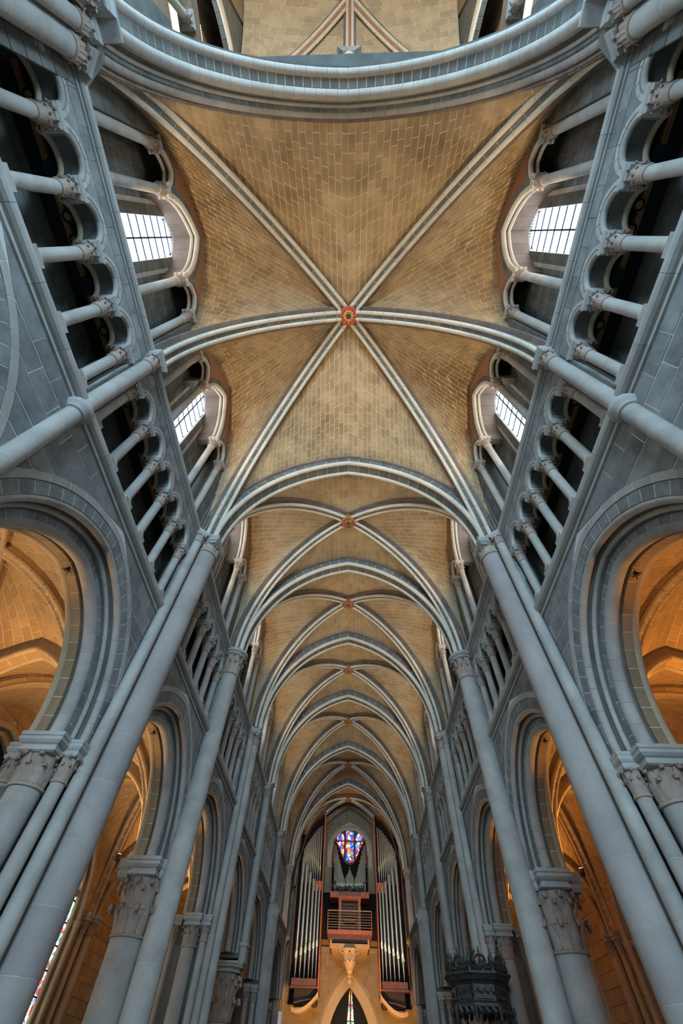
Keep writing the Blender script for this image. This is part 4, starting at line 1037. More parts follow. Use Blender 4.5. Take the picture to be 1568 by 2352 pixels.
    for sg in (-1, 1):
        for k in range(9):
            za, zb = 1.3+k*0.62+0.015, 1.3+(k+1)*0.62-0.015
            ya, yb = sorted((c+sg*0.10, c+sg*(ww-0.24))); pane(ya, yb, za, zb)
            ya, yb = sorted((c+sg*(ww-0.22), c+sg*(ww-0.01))); pane(ya, yb, za, zb, 'border_pane')
        for z in (2.2, 3.7, 5.2):
            md = M(); n = 20; cyy = c+sg*(ww-0.55)
            for rr, dx in ((0.36, 0.02), (0.32, 0.02)): md.v += [(gx+dx, cyy+rr*math.cos(2*pi*q/n), z+rr*math.sin(2*pi*q/n)) for q in range(n)]
            md.v += [(gx+0.0, cyy+rr*math.cos(2*pi*q/n), z+rr*math.sin(2*pi*q/n)) for rr in (0.36,) for q in range(n)]
            md.f = [(q, (q+1) % n, n+(q+1) % n, n+q) for q in range(n)]+[(q, 2*n+q, 2*n+(q+1) % n, (q+1) % n) for q in range(n)]
            obj('medallion_lead', md, 'iron', v)
    obj('mullion', M().box(gx-0.06, gx+0.12, c-0.09, c+0.09, 1.2, 7.0).box(gx-0.06, gx+0.10, c-ww, c+ww, 5.75, 5.95), 'aroll', v)
    obj('saddle_bars', merged([M().box(gx-0.01, gx+0.03, c-ww, c+ww, 1.3+k*0.62-0.02, 1.3+k*0.62+0.02) for k in range(1, 9)]), 'iron', v)
    h_ = thing('soffit_hook', 'small dark rope bunch in the left arcade soffit, %s' % nm, 'hook', (-6.25, b['yc']+0.1, ZS+HIN)) if i in (1, 2) else None
    if h_:
        m = M(); z = ZS+HIN-0.02; yy = b['yc']+0.12
        for k in range(7):
            a = k*0.9; m.tube([(-6.2, yy, z+0.05), (-6.2+0.05*math.cos(a), yy+0.05*math.sin(a), z-0.05), (-6.2+0.11*math.cos(a), yy+0.11*math.sin(a), z-0.03-0.03*(k % 3))], [0.02, 0.012, 0.006], 5)
        obj('rope', m, 'iron', h_, True)

# lamps on the arcade capitals lighting the aisles
for i in (1, 2, 3, 4, 5, 6):
    y = PIERS[i]
    for sg in (-1, 1):
        side = 'left' if sg < 0 else 'right'
        x = sg*7.18
        t = thing('aisle_uplight', 'small orange-glowing uplighter on the %s capital, %s pier from the top' % (side, ORD[i]), 'lamp', (x, y, 5.5), 'aisle uplighters', mir=False)
        obj('housing', M().lathe(x, y, [(0.07, 5.46), (0.08, 5.5), (0.08, 5.62), (0.07, 5.63)], 14), 'iron', t, True)
        obj('lens', M().lathe(x, y, [(0.06, 5.632), (0.055, 5.64)], 14), 'lamp', t)
        light('aisle_glow', 'SPOT', (x, y+0.0, 5.7), (1.0, 0.54, 0.19) if sg < 0 else (1.0, 0.42, 0.08), 330, 0.10, (0, math.radians(172)*sg, 0), spot=2.75)
# triforium lamps
def lampbox(label, kind, y, side, z=12.55):
    x = -6.30 if side == 'left' else 6.30
    t = thing('floodlight', label, 'lamp', (x, y, z), mir=False); s = 1 if side == 'left' else -1
    if kind == 'flood':
        obj('bracket', M().box(x-0.03, x+0.03, y-0.22, y-0.20, z-0.05, z+0.25).box(x-0.03, x+0.03, y+0.20, y+0.22, z-0.05, z+0.25).box(x-0.03, x+0.03, y-0.22, y+0.22, z+0.24, z+0.27), 'iron', t)
        obj('housing', M().box(x-0.12, x+0.12, y-0.19, y+0.19, z-0.10, z+0.08), 'iron', t)
        obj('lens', M().box(x-0.09, x+0.09, y-0.16, y+0.16, z-0.115, z-0.10), 'teal', t)
    elif kind == 'can':
        obj('ring', M().lathe(x, y, [(0.12, z+0.12), (0.125, z-0.02), (0.10, z-0.03), (0.08, z-0.0)], 18), 'iron', t, True)
        obj('lens', M().lathe(x, y, [(0.08, z+0.01), (0.075, z-0.02)], 18), 'lampoff', t)
    else:
        obj('wheel', M().lathe(x, y, [(0.19, z+0.03), (0.2, z-0.03), (0.16, z-0.03), (0.15, z+0.03)], 20, caps=False), 'iron', t, True)
        for k in range(6): obj('spoke', M().tube([(x, y, z), (x+0.17*math.cos(k*pi/3), y+0.17*math.sin(k*pi/3), z)], 0.02, 5), 'iron', t)
        obj('hub', M().lathe(x, y, [(0.05, z+0.15), (0.06, z-0.04), (0.03, z-0.05)], 12), 'iron', t, True)
for sd in ('left', 'right'):
    lampbox('dark square floodlight in the second triforium bay, %s side' % sd, 'flood', 5.25, sd)
    lampbox('small round can lamp in the second triforium bay, %s side, by its first arch' % sd, 'can', 3.92, sd)
    lampbox('round wheel-like lamp in the second triforium bay, %s side, lowest of three' % sd, 'wheel', 7.6, sd)
    lampbox('small orange disc lamp, upper of a pair, topmost triforium bay, %s side' % sd, 'can', -0.42, sd)
    lampbox('small orange disc lamp, lower of a pair, topmost triforium bay, %s side' % sd, 'can', 0.02, sd)
    lampbox('round caged floodlight in the topmost triforium bay, %s side' % sd, 'flood', 0.95, sd)
    lampbox('small orange disc lamp at the lowest arch of the topmost triforium bay, %s side' % sd, 'can', 1.97, sd)
    lampbox('small orange disc lamp at the second arch of the topmost triforium bay, %s side' % sd, 'can', -2.36, sd)
    lampbox('dark floodlight at the second arch of the topmost triforium bay, %s side' % sd, 'flood', -1.2, sd)
# warm floodlights of the triforium throwing light over the vault
for (y, e) in ((0.5, 170), (6.0, 170), (12.7, 110), (19.5, 110), (26.6, 110), (34, 110)):
    for sg in (-1, 1): pass
# ---------------------------------------------------------------- west end
YW, XC = 52.8, 0.17
def face_y(stones):      # turn ashlar made for a plane x = 0 into the west wall facing the camera
    for m in stones: m.v = [(XC+y, YW-x, z) for (x, y, z) in m.v]
    return stones
ww = thing('wall_west', 'tan west wall with the pointed portal arch and a three-light window', 'wall', (XC, YW, 9), kind='structure', mir=False)
pa, ph, pz = 1.9, 3.7, 3.2
ua, uh, uz = 1.85, 1.75, 16.2
m = M()
def seg(x0, x1, z0, z1): m.box(XC+x0, XC+x1, YW+0.03, YW+0.6, z0, z1)
seg(-5.6, -2.5, 0, 21); seg(2.5, 5.6, 0, 21)
xs = lin(-2.5, 2.5, 40)
b_ = len(m.v)
for x in xs:
    z = z_at(pa, ph, 0.0, x) if abs(x) < pa else None; zl = pz+z if z is not None else 0
    for (z0, z1) in ((zl, 15.0),): m.v += [(XC+x, YW+0.03, z0), (XC+x, YW+0.03, z1), (XC+x, YW+0.6, z1), (XC+x, YW+0.6, z0)]
for i in range(40):
    for k in range(4): m.f.append((b_+4*i+k, b_+4*i+(k+1) % 4, b_+4*i+4+(k+1) % 4, b_+4*i+4+k))
b_ = len(m.v)
for x in xs:
    z = z_at(ua, uh, 0.0, x) if abs(x) < ua else None; zl = uz+z if z is not None else 15.0
    m.v += [(XC+x, YW+0.03, zl), (XC+x, YW+0.03, 21), (XC+x, YW+0.6, 21), (XC+x, YW+0.6, zl)]
for i in range(40):
    for k in range(4): m.f.append((b_+4*i+k, b_+4*i+(k+1) % 4, b_+4*i+4+(k+1) % 4, b_+4*i+4+k))
obj('wall_core', m, 'mortar', ww)
def hp(z):
    if z < pz: return (-pa-1.0, pa+1.0)
    q = half_at(pa, ph, 1.0, z-pz); return (-q, q) if q else None
def hu(z):
    q = half_at(ua, uh, 0.45, z-uz) if z >= uz else ua+0.45; return (-q, q) if q else None
emit(ww, 'stone', face_y(wall_rows(0, 1, -5.5, 5.5, 0, 14.8, hp, 0.42, 0.85, 0.025)), 'aisle', 300, True)
emit(ww, 'stone', face_y(wall_rows(0, 1, -5.5, 5.5, 14.8, 20.8, hu, 0.42, 0.85, 0.025)), 'asoffit', 100, True)
fwy = lambda s, z, d: (XC+s, YW+d, pz+z)
obj('hollow', merged(ring([(0.02, 0.34), (0.9, 0.1), (0.9, 0.6), (0.02, 0.6)], pa, ph, fwy, 2, 24, 0)), 'dark', ww)
for (r0, r1, d) in ((0.72, 0.98, -0.04), (0.40, 0.58, 0.08), (0.06, 0.24, 0.24)):
    emit(ww, 'voussoir', ring([(r0, d), (r1, d), (r1, d+0.2), (r0, d+0.2)], pa, ph, fwy, 20, 3, 0.016), 'aisle', 300, True, 'voussoirs')
    obj('roll_moulding', merged(ring(circ(r0, d+0.04, 0.05, 8), pa, ph, fwy, 2, 20, 0)), 'aroll', ww, True)
fuy = lambda s, z, d: (XC+s, YW+d, uz+z)
for (r0, r1, d, mt) in ((0.22, 0.42, -0.04, 'aroll'), (0.0, 0.20, 0.1, 'vault')):
    emit(ww, 'voussoir', ring([(r0, d), (r1, d), (r1, d+0.2), (r0, d+0.2)], ua, uh, fuy, 14, 3, 0.016), mt, 300, True, 'voussoirs')
fby = lambda s, z, d: (XC+s, YW+d, 13.2+z)
emit(ww, 'voussoir', ring([(0.0, -0.9), (0.4, -0.9), (0.4, 0.0), (0.0, 0.0)], 4.6, 6.55, fby, 40, 2, 0.02), 'vault', 300, True, 'voussoirs')
obj('ledge', M().box(-4.6, 4.9, YW-0.18, YW+0.02, 9.0, 9.2).box(-4.6, 4.9, YW-0.1, YW+0.02, 8.88, 9.0), 'aroll', ww)
v = thing('window_west', 'three-light blue and red stained-glass window above the organ', 'window', (XC, YW+0.3, 16.5), kind='structure', mir=False)
gy = YW+0.32
def gpane(x0, x1, z0, z1, top_, mt):
    n = 6; f = [(x0, gy, z0), (x1, gy, z0)]; tp = []
    for q in range(n+1):
        x = x0+(x1-x0)*q/n; u = abs(2*q/n-1); tp.append((x, gy, z1-(1-math.sqrt(max(0, 1-u*u)))*top_))
    f += list(reversed(tp)); nn = len(f); mm = M(); mm.v = f+[(p[0], p[1]+0.015, p[2]) for p in f]
    mm.f = [tuple(range(nn)), tuple(reversed(range(nn, 2*nn)))]+[(j, (j+1) % nn, nn+(j+1) % nn, nn+j) for j in range(nn)]
    obj('pane', mm, mt, v)
for (x0, x1, zt) in ((-0.42, 0.42, 18.2), (-1.34, -0.58, 17.75), (0.58, 1.34, 17.75)):
    zz = [13.8, 14.6, 15.4, 16.2, 17.0]
    for k in range(4): gpane(XC+x0, XC+x1, zz[k]+0.02, zz[k+1]-0.02, 0.0, 'westglass')
    gpane(XC+x0, XC+x1, 17.02, zt, 0.4, 'westglass')
fr = M()
fr.box(XC-0.60, XC-0.40, gy-0.15, gy+0.05, 13.5, 17.9).box(XC+0.40, XC+0.60, gy-0.15, gy+0.05, 13.5, 17.9).box(XC-1.85, XC-1.34, gy-0.1, gy+0.05, 13.5, 17.2).box(XC+1.34, XC+1.85, gy-0.1, gy+0.05, 13.5, 17.2)
fr.box(XC-1.7, XC+1.7, gy-0.12, gy-0.02, 17.0, 17.07)
obj('mullions', fr, 'wood2', v)
obj('tympanum', merged([strip(gy+0.02, gy+0.06, [0], lambda y: 0, lambda y: 1)][:0]+[M().box(XC-1.85, XC+1.85, gy+0.03, gy+0.08, 13.5, 18.6)]), 'wood2', v)
v = thing('window_west', 'narrow red and orange stained glass in the dark portal opening, bottom centre', 'window', (XC, YW+2, 4), kind='structure', mir=False)
gy = YW+2.0
for k in range(7):
    z0 = 1.0+k*0.85; w0 = 0.62*(1-max(0, (z0-2.2))/5.6); w1 = 0.62*(1-max(0, (z0+0.83-2.2))/5.6)
    for sg in (-1, 1):
        xs_ = [XC+0.1+sg*0.06, XC+0.1+sg*max(0.07, w0)]; xt = [XC+0.1+sg*0.06, XC+0.1+sg*max(0.07, w1)]
        q = [(xs_[0], gy, z0), (xs_[1], gy, z0), (xt[1], gy, z0+0.8), (xt[0], gy, z0+0.8)]
        obj('pane', M().quadblock(q, (0, 1, 0), 0.02), 'redglass', v)
obj('mullion', M().box(XC+0.05, XC+0.15, gy-0.05, gy+0.05, 0, 7), 'wood2', v)
p = thing('portal_screen', 'dark ribbed timber screen filling the west portal behind the organ', 'screen', (XC, YW+2.3, 0), mir=False)
obj('board', M().box(XC-2.2, XC+2.2, YW+2.2, YW+2.3, 0, 8), 'teal', p)
for k in range(28): obj('slat', M().box(XC-2.1+k*0.155, XC-2.05+k*0.155, YW+2.08, YW+2.2, 0, 7.5), 'grille', p)
# ---------------------------------------------------------------- organ
YO = 48.0
def pipe(root, x, y, zf, zm, zt, r, bright=True):
    h = min(0.42, (zm-zf)*0.35)
    b = obj('organ_pipe', M().lathe(x, y, [(r*0.98, zm), (r, zm+0.02), (r, zt-0.02), (r*0.98, zt)], 16), 'tin' if bright else 'tin2', root, True)
    obj('foot', M().lathe(x, y, [(r*0.22, zf), (r*0.3, zf+0.05), (r*0.98, zm-0.04), (r, zm)], 14), 'tin' if bright else 'tin2', b, True)
    m = M(); m.v = [(x-r*0.75, y-r*0.9, zm-h*0.2), (x+r*0.75, y-r*0.9, zm-h*0.2), (x+r*0.75, y-r*0.9, zm+h*0.5), (x, y-r*1.02, zm+h*1.1), (x-r*0.75, y-r*0.9, zm+h*0.5)]
    m.v += [(v_[0], v_[1]+r*0.5, v_[2]) for v_ in m.v]; m.f = [(0, 1, 2, 3, 4), (9, 8, 7, 6, 5)]+[(k, (k+1) % 5, 5+(k+1) % 5, 5+k) for k in range(5)]
    obj('mouth', m, 'brass', b)
for side, sg in (('left', -1), ('right', 1)):
    fx = (lambda x: x) if sg < 0 else (lambda x: -x+0.30)
    t = thing('organ_tower', 'tall %s organ tower of silver pipes in a brown wooden case' % side, 'organ case', (fx(-3.3), YO+0.5, 5.2), 'organ towers', mir=False)
    mir_ = lambda mm: (setattr(mm, 'v', [(fx(v_[0]), v_[1], v_[2]) for v_ in mm.v]), mm)[1]
    obj('back_panel', mir_(M().box(-4.55, -2.3, YO+0.8, YO+0.95, 5.5, 16.2)), 'black', t)
    obj('side_panel', mir_(M().box(-2.30, -2.20, YO-0.3, YO+1.3, 5.9, 17.75)), 'wood', t)
    obj('side_panel', mir_(M().box(-4.62, -4.52, YO+0.1, YO+1.3, 5.5, 14.0)), 'wood2', t)
    obj('shelf', mir_(M().box(-3.0, -2.3, YO-0.15, YO+0.1, 11.9, 12.55)), 'wood', t)
    m = M(); tp = [(-4.55, 13.6), (-4.3, 14.9), (-3.95, 16.0), (-3.5, 16.85), (-2.96, 17.45), (-2.22, 17.8)]
    for (x, z) in tp: m.v += [(x, YO-0.3, z), (x, YO-0.3, z-0.14), (x, YO+1.3, z-0.14), (x, YO+1.3, z)]
    for k in range(len(tp)-1):
        for q in range(4): m.f.append((4*k+q, 4*k+(q+1) % 4, 4*k+4+(q+1) % 4, 4*k+4+q))
    m.f += [(3, 2, 1, 0), (20, 21, 22, 23)]
    obj('top_board', mir_(m), 'wood2', t)
    m = M()
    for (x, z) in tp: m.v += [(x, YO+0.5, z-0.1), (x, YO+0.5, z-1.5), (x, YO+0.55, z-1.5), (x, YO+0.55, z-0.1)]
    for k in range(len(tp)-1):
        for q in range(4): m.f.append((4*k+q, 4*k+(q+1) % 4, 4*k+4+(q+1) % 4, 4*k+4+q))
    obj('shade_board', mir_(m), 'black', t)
    obj('plinth_box', mir_(M().box(-4.35, -2.38, YO-0.4, YO+0.9, 6.30, 6.72).box(-4.42, -2.32, YO-0.46, YO+0.9, 6.22, 6.32)), 'wood2', t)
    obj('trumpet_box', mir_(M().box(-4.1, -2.35, YO-0.05, YO+0.9, 5.4, 6.24)), 'grille', t)
    for q in range(14): obj('reed_pipe', mir_(M().tube([(-4.03+q*0.125, YO-0.05, 5.55+0.02*q), (-4.03+q*0.125, YO-0.35, 5.5+0.02*q)], [0.02, 0.045], 8)), 'wood2', t, True)
    m = M(); ar = [(-4.2, 5.28), (-3.9, 5.2), (-3.55, 5.22), (-3.15, 5.36), (-2.75, 5.6), (-2.4, 5.88), (-2.2, 6.1)]
    for (x, z) in ar: m.v += [(x, YO-0.5, z), (x, YO-0.5, z-0.22), (x, YO+1.0, z-0.22), (x, YO+1.0, z)]
    for k in range(len(ar)-1):
        for q in range(4): m.f.append((4*k+q, 4*k+(q+1) % 4, 4*k+4+(q+1) % 4, 4*k+4+q))
    m.f += [(3, 2, 1, 0), (24, 25, 26, 27)]
    obj('curved_ledge', mir_(m), 'pale', t)
    obj('bearer', mir_(M().box(-4.0, -2.5, YO+0.9, YW, 6.3, 6.6)), 'wood2', t)
    low = [(-4.13, 14.16, 7.9), (-3.76, 13.57, 8.05), (-3.41, 13.08, 8.18), (-3.08, 12.66, 8.32), (-2.78, 12.30, 8.43), (-2.5, 11.94, 8.55)]
    for k, (x, zt, zm) in enumerate(low): pipe(t, fx(x), YO-0.15, 6.74, zm, zt, 0.135-0.006*k)
    up = [(-4.14, 14.94, 14.0), (-4.0, 15.15, 14.15), (-3.88, 15.37, 14.19), (-3.75, 15.52, 14.28), (-3.61, 15.71, 14.31), (-3.46, 15.91, 14.29), (-3.30, 16.13, 14.2), (-3.13, 16.31, 14.07), (-2.95, 16.50, 13.87), (-2.76, 16.63, 13.65), (-2.55, 16.76, 13.46)]
    for k, (x, zt, zm) in enumerate(up): pipe(t, fx(x), YO+0.25, 12.5, zm, zt, 0.062+0.003*k, False)
# centre case
t = thing('organ_case', 'central organ case with a U-shaped dip, silver pipes and bristling trumpets', 'organ case', (XC, YO+0.8, 11.5), mir=False)
obj('base_box', M().box(XC-1.70, XC+1.70, YO-0.3, YO+1.6, 11.46, 11.86), 'wood', t)
obj('back_panel', M().box(XC-1.62, XC+1.62, YO+1.2, YO+1.3, 11.8, 13.9), 'black', t)
for sg in (-1, 1):
    obj('side_panel', M().box(XC+sg*1.66-0.04, XC+sg*1.66+0.04, YO-0.2, YO+1.4, 11.86, 14.4), 'wood2', t)
    obj('wing_panel', M().box(XC+sg*1.50-0.05, XC+sg*1.50+0.05, YO+0.0, YO+1.4, 13.9, 15.65), 'wood2', t)
    m = M(); cv = [(1.5, 15.7), (1.18, 15.35), (0.95, 14.95), (0.72, 14.5), (0.5, 14.15), (0.3, 13.98), (0.0, 13.92)]
    for (x, z) in cv: m.v += [(XC+sg*x, YO-0.1, z), (XC+sg*x, YO-0.1, z-0.09), (XC+sg*x, YO+1.3, z-0.09), (XC+sg*x, YO+1.3, z)]
    for k in range(len(cv)-1):
        for q in range(4): m.f.append((4*k+q, 4*k+(q+1) % 4, 4*k+4+(q+1) % 4, 4*k+4+q))
    obj('curved_rail', m, 'wood2', t)
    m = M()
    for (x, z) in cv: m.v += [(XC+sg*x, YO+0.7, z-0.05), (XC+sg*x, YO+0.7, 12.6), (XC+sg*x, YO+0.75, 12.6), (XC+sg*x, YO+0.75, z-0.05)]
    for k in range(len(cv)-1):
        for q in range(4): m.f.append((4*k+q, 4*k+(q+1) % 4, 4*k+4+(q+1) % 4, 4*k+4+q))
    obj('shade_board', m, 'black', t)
    for k, (x, zt) in enumerate(((1.40, 15.34), (1.28, 15.25), (1.16, 14.95), (1.05, 14.55), (0.95, 14.2), (0.86, 13.9), (0.77, 13.6), (0.69, 13.35), (0.61, 13.15), (0.53, 12.98), (0.45, 12.86))):
        pipe(t, XC+sg*x, YO+0.30, 11.9, 12.38, zt, 0.052-0.002*k, False)
for x, zt in ((-0.32, 13.0), (-0.24, 13.12), (-0.16, 13.25), (-0.08, 13.42), (0, 13.75), (0.08, 13.42), (0.16, 13.25), (0.24, 13.12), (0.32, 13.0)):
    pipe(t, XC+x, YO+0.22, 11.9, 12.38, zt, 0.036, False)
for k in range(58):
    x = -1.55+3.1*(k+0.5)/58; e = abs(x)/1.55; z = 11.95+RND.random()*0.32+(0.75*max(0, e-0.62)/0.38)*RND.random()
    obj('trumpet', M().tube([(XC+x, YO+0.1, z+0.02), (XC+x, YO-0.2, z), (XC+x, YO-0.42, z-0.02)], [0.015, 0.03, 0.062], 9), 'iron' if k % 6 else 'wood2', t, True)
t = thing('organ_dark_panel', 'added black panel darkening the gap between the organ towers behind the console', 'screen', (XC, 50.2, 9), mir=False)
obj('board', M().box(XC-2.45, XC+2.45, 50.2, 50.3, 9.28, 12.3), 'black', t)  # added panel that makes the space behind the console dark
# console
t = thing('organ_console', 'orange wooden console cabinet with pale keyboard and stop knobs below the organ', 'organ console', (XC, 47.6, 9.2), mir=False)
for sg in (-1, 1): obj('cheek', M().box(XC+sg*0.82-0.11, XC+sg*0.82+0.11, 47.2, 48.4, 9.27, 11.3), 'wood', t)
obj('head_board', M().box(XC-0.97, XC+0.97, 47.1, 48.4, 11.24, 11.46), 'wood', t)
obj('back_board', M().box(XC-0.75, XC+0.75, 48.1, 48.3, 9.27, 11.3), 'wood2', t)
obj('music_desk', M().box(XC-0.5, XC+0.5, 47.85, 47.9, 10.3, 10.95), 'wood2', t)
obj('desk_lamp', M().box(XC-0.45, XC+0.45, 47.75, 47.8, 11.0, 11.04), 'pale', t)
obj('keyboard', M().box(XC-0.48, XC+0.48, 47.1, 47.8, 9.86, 10.05), 'beam', t)
for sg in (-1, 1):
    for r_ in range(8):
        for c_ in range(2): obj('stop_knob', M().lathe(XC+sg*(0.56+c_*0.09), 47.5, [(0.018, 9.95+r_*0.09), (0.022, 9.98+r_*0.09), (0.01, 9.99+r_*0.09)], 8), 'pale', t)
# balcony
t = thing('organ_balcony', 'wooden organ balcony with horizontal rails on a stone corbel', 'balcony', (XC, 46.6, 8.3), mir=False)
YB = 46.4
obj('floor_board', M().box(XC-1.80, XC+1.80, YB, 52.4, 9.02, 9.26), 'wood', t)
obj('lower_board', M().box(XC-1.68, XC+1.68, YB+0.15, 52.4, 8.74, 9.02), 'wood2', t)
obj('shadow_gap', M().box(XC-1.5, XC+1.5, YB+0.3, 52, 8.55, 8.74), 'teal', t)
for sg in (-1, 1): obj('stone_cheek', M().box(XC+sg*1.5-0.07, XC+sg*1.5+0.07, YB+0.2, YB+0.8, 8.3, 8.76), 'pale', t)
obj('stone_slab', M().box(XC-1.46, XC+1.46, YB+0.25, 52.5, 8.28, 8.52), 'pale', t)
obj('top_rail', M().box(XC-1.80, XC+1.80, YB, YB+0.06, 10.36, 10.41), 'pale', t)
for z in (10.2, 10.04, 9.87, 9.70, 9.55, 9.40): obj('rail', M().tube([(XC-1.78, YB+0.03, z), (XC+1.78, YB+0.03, z)], 0.016, 6), 'pale' if z != 10.2 else 'wood', t, True)
for x in (-1.8, -1.05, 1.05, 1.8): obj('post', M().box(XC+x-0.025, XC+x+0.025, YB, YB+0.06, 9.2, 10.4), 'iron' if abs(x) < 1.5 else 'wood', t)
t = thing('corbel', 'carved polygonal stone corbel beneath the organ balcony', 'corbel', (XC, 47.2, 7), mir=False)
obj('bracket', M().lathe(XC, 47.3, [(0.12, 6.72), (0.2, 6.85), (0.16, 7.0), (0.26, 7.15), (0.42, 7.5), (0.46, 7.62), (0.50, 7.66), (0.62, 7.95), (0.78, 8.08), (0.84, 8.12), (0.86, 8.2), (0.9, 8.27)], 8, pi/8), 'pale', t)
leaves(t, XC, 47.3, 7.15, 0.5, 0.28, 0.25, 0.42, 0.08, 8); leaves(t, XC, 47.3, 7.66, 0.42, 0.4, 0.50, 0.72, 0.08, 8)
obj('head', M().lathe(XC, 47.3, [(0.05, 6.45), (0.18, 6.55), (0.22, 6.7), (0.14, 6.85)], 12), 'cap', t, True)
for sg, sd in ((-1, 'left'), (1, 'right')):
    t = thing('gallery_railing', 'dim wire railing between the organ balcony and the %s organ tower' % sd, 'railing', (XC+sg*2.1, 50, 9), mir=False)
    for k in range(7): obj('wire', M().tube([(XC+sg*1.8, 49.5, 9.3+k*0.22), (XC+sg*2.4, 49.5, 9.3+k*0.22)], 0.012, 5), 'iron', t)
# ---------------------------------------------------------------- pulpit canopy on the right pier
PX, PY = 5.05, 24.2
t = thing('pulpit_canopy', 'dark carved octagonal pulpit canopy with scrolled crests, right side, bottom', 'canopy', (PX, PY, 3.4), mir=False)
obj('cornice', M().lathe(PX, PY, [(1.02, 4.02), (1.08, 4.08), (1.16, 4.12), (1.24, 4.22), (1.30, 4.26), (1.30, 4.32), (1.05, 4.36)], 8, pi/8), 'carved', t)
obj('body', M().lathe(PX, PY, [(0.98, 3.45), (1.08, 3.48), (1.08, 3.56), (1.0, 3.62), (1.0, 4.02)], 8, pi/8), 'carved', t)
for k in range(8):
    a = k*pi/4; c, s = math.cos(a), math.sin(a); R_ = 0.95
    P0 = lambda u, z, o=0.0: (PX+(R_+o)*c-u*s, PY+(R_+o)*s+u*c, z)
    obj('panel', M().quadblock([P0(-0.3, 3.66), P0(0.3, 3.66), P0(0.3, 3.98), P0(-0.3, 3.98)], (c, s, 0), 0.04), 'carved', t)
    m = M()
    for q in range(6): m.tube([P0(-0.3+q*0.12, 3.82, 0.04), P0(-0.24+q*0.12, 3.9-0.1*(q % 2), 0.08), P0(-0.2+q*0.12, 3.78, 0.05)], [0.02, 0.035, 0.015], 5)
    obj('carving', m, 'carved', t, True)
    # crest: a wreath with scrolls
    m = M(); n = 16; ring_ = [P0(0.20*math.cos(2*pi*q/n), 4.58+0.16*math.sin(2*pi*q/n), 0.12) for q in range(n+1)]
    m.tube(ring_, 0.05, 6)
    for sg in (-1, 1): m.tube([P0(sg*0.1, 4.38, 0.12), P0(sg*0.34, 4.40, 0.14), P0(sg*0.44, 4.5, 0.12), P0(sg*0.36, 4.56, 0.12), P0(sg*0.3, 4.48, 0.12)], [0.07, 0.07, 0.055, 0.04, 0.03], 6)
    m.tube([P0(0, 4.8, 0.12), P0(0, 4.98, 0.12)], [0.05, 0.01], 6); m.tube([P0(0, 4.52, 0.12), P0(0, 4.7, 0.12)], [0.10, 0.03], 6)
    obj('crest', m, 'carved', t, True)
    # pendant fringe
    m = M()
    for q in range(3): m.tube([P0(-0.25+q*0.25, 3.46, 0.02), P0(-0.25+q*0.25, 3.34, 0.05), P0(-0.2+q*0.25, 3.26+0.04*(q % 2), 0.02)], [0.09, 0.08, 0.02], 6)
    obj('pendant', m, 'carved', t, True)
    a2 = a+pi/8; x, y = PX+1.12*math.cos(a2), PY+1.12*math.sin(a2)
    obj('finial', M().lathe(x, y, [(0.08, 4.34), (0.08, 4.44), (0.03, 4.48), (0.07, 4.56), (0.085, 4.64), (0.05, 4.74), (0.02, 4.8), (0.015, 4.95)], 10), 'verd', t, True)
    obj('pendant', M().lathe(x, y, [(0.02, 3.1), (0.07, 3.18), (0.04, 3.28), (0.08, 3.36), (0.08, 3.5)], 10), 'carved', t, True)
t.location = (4.6, 21.6, 3.2); t.scale = (0.9, 0.9, 0.9)
t = thing('tie_rod', 'longer thin iron rod holding the pulpit canopy to the pier', 'rod', (4.7, 21.7, 4.1), mir=False)
obj('rod', M().tube([(4.72, 21.7, 4.11), (5.42, 22.9, 4.88)], 0.022, 6), 'iron', t, True)
t = thing('tie_rod', 'shorter thin iron rod left of the other above the pulpit canopy', 'rod', (4.25, 21.7, 4.2), mir=False)
obj('rod', M().tube([(4.25, 21.75, 4.20), (4.95, 22.9, 4.85)], 0.022, 6), 'iron', t, True)
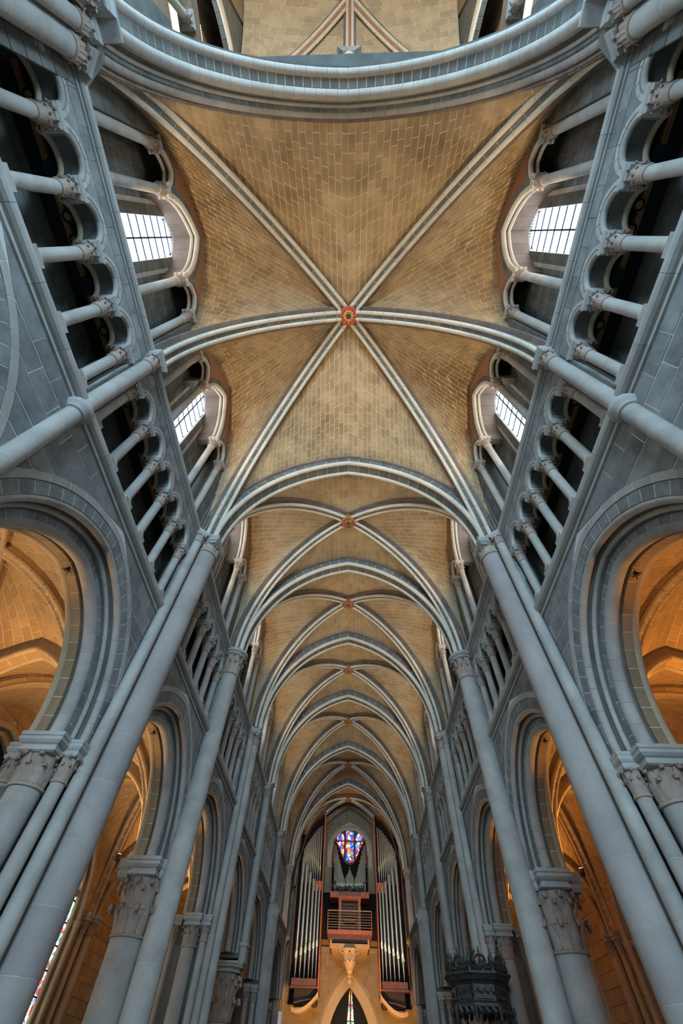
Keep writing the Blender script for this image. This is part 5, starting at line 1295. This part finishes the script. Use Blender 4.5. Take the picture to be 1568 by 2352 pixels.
# ---------------------------------------------------------------- floor
fl_ = thing('floor', 'grey flagstone floor of the nave and aisles', 'floor', (0, 24, 0), kind='structure', mir=False)
obj('slab', M().box(-11.2, 11.2, -14, 55.5, -0.3, 0.0), 'floor', fl_)
# roof skins that keep daylight out above the vaults
for (nm_, x0, x1, y0, y1, z0, z1) in (('ceiling', -7.4, 7.4, -4.2, 55.5, 21.6, 21.8), ('ceiling', -7.2, 7.2, -16, -4.2, 35, 35.2)):
    t = thing(nm_, 'roof above the nave vault' if z0 < 30 else 'roof above the tower vault', 'roof', (0, (y0+y1)/2, z0), kind='structure', mir=False)
    obj('roof_boards', M().box(x0, x1, y0, y1, z0, z1), 'passage', t)
t = thing('wall_left', 'outermost left shell of the upper walls, behind the galleries', 'wall', (-7.3, 24, 16), kind='structure')
obj('shell', M().box(-7.5, -7.25, -4.3, 55.5, 9.3, 21.7), 'passage', t)
obj('aisle_roof', M().box(-11.2, -6.9, -4.3, 55.5, 9.35, 9.5), 'passage', t)
t = thing('wall_left', 'outer left shell beyond the aisle windows', 'wall', (-11.3, 24, 5), kind='structure')
obj('shell', M().box(-11.3, -11.15, -4.3, 55.5, -0.3, 9.5), 'passage', t)

# ---------------------------------------------------------------- the right side mirrors the left
def swap(s):
    return s.replace('left', '\0').replace('right', 'left').replace('\0', 'right')
DIM = {}
def copy_tree(o, parent):
    c = o.copy(); COL.objects.link(c)
    if parent is not None: c.parent = parent
    if o.data and o.data.materials and o.data.materials[0] is MT['bluewhite']:
        d = o.data.copy(); d.materials[0] = MT['darkglass']; c.data = d
    for ch in CH.get(o, ()): copy_tree(ch, c)
    return c
for o in LEFT:
    c = copy_tree(o, None)
    c.location = (-o.location.x, o.location.y, o.location.z); c.scale = (-1, 1, 1)
    c.name = swap(o.name.split('.')[0]); c['label'] = swap(o['label'])
    if 'group' in o: c['group'] = swap(o['group'])
# warm lamps of the organ gallery
light('organ_glow', 'SPOT', (XC, 41.5, 1.5), (1.0, 0.52, 0.17), 3300, 0.5, (math.radians(128), 0, 0), spot=1.5)
print('objects', len(bpy.data.objects))
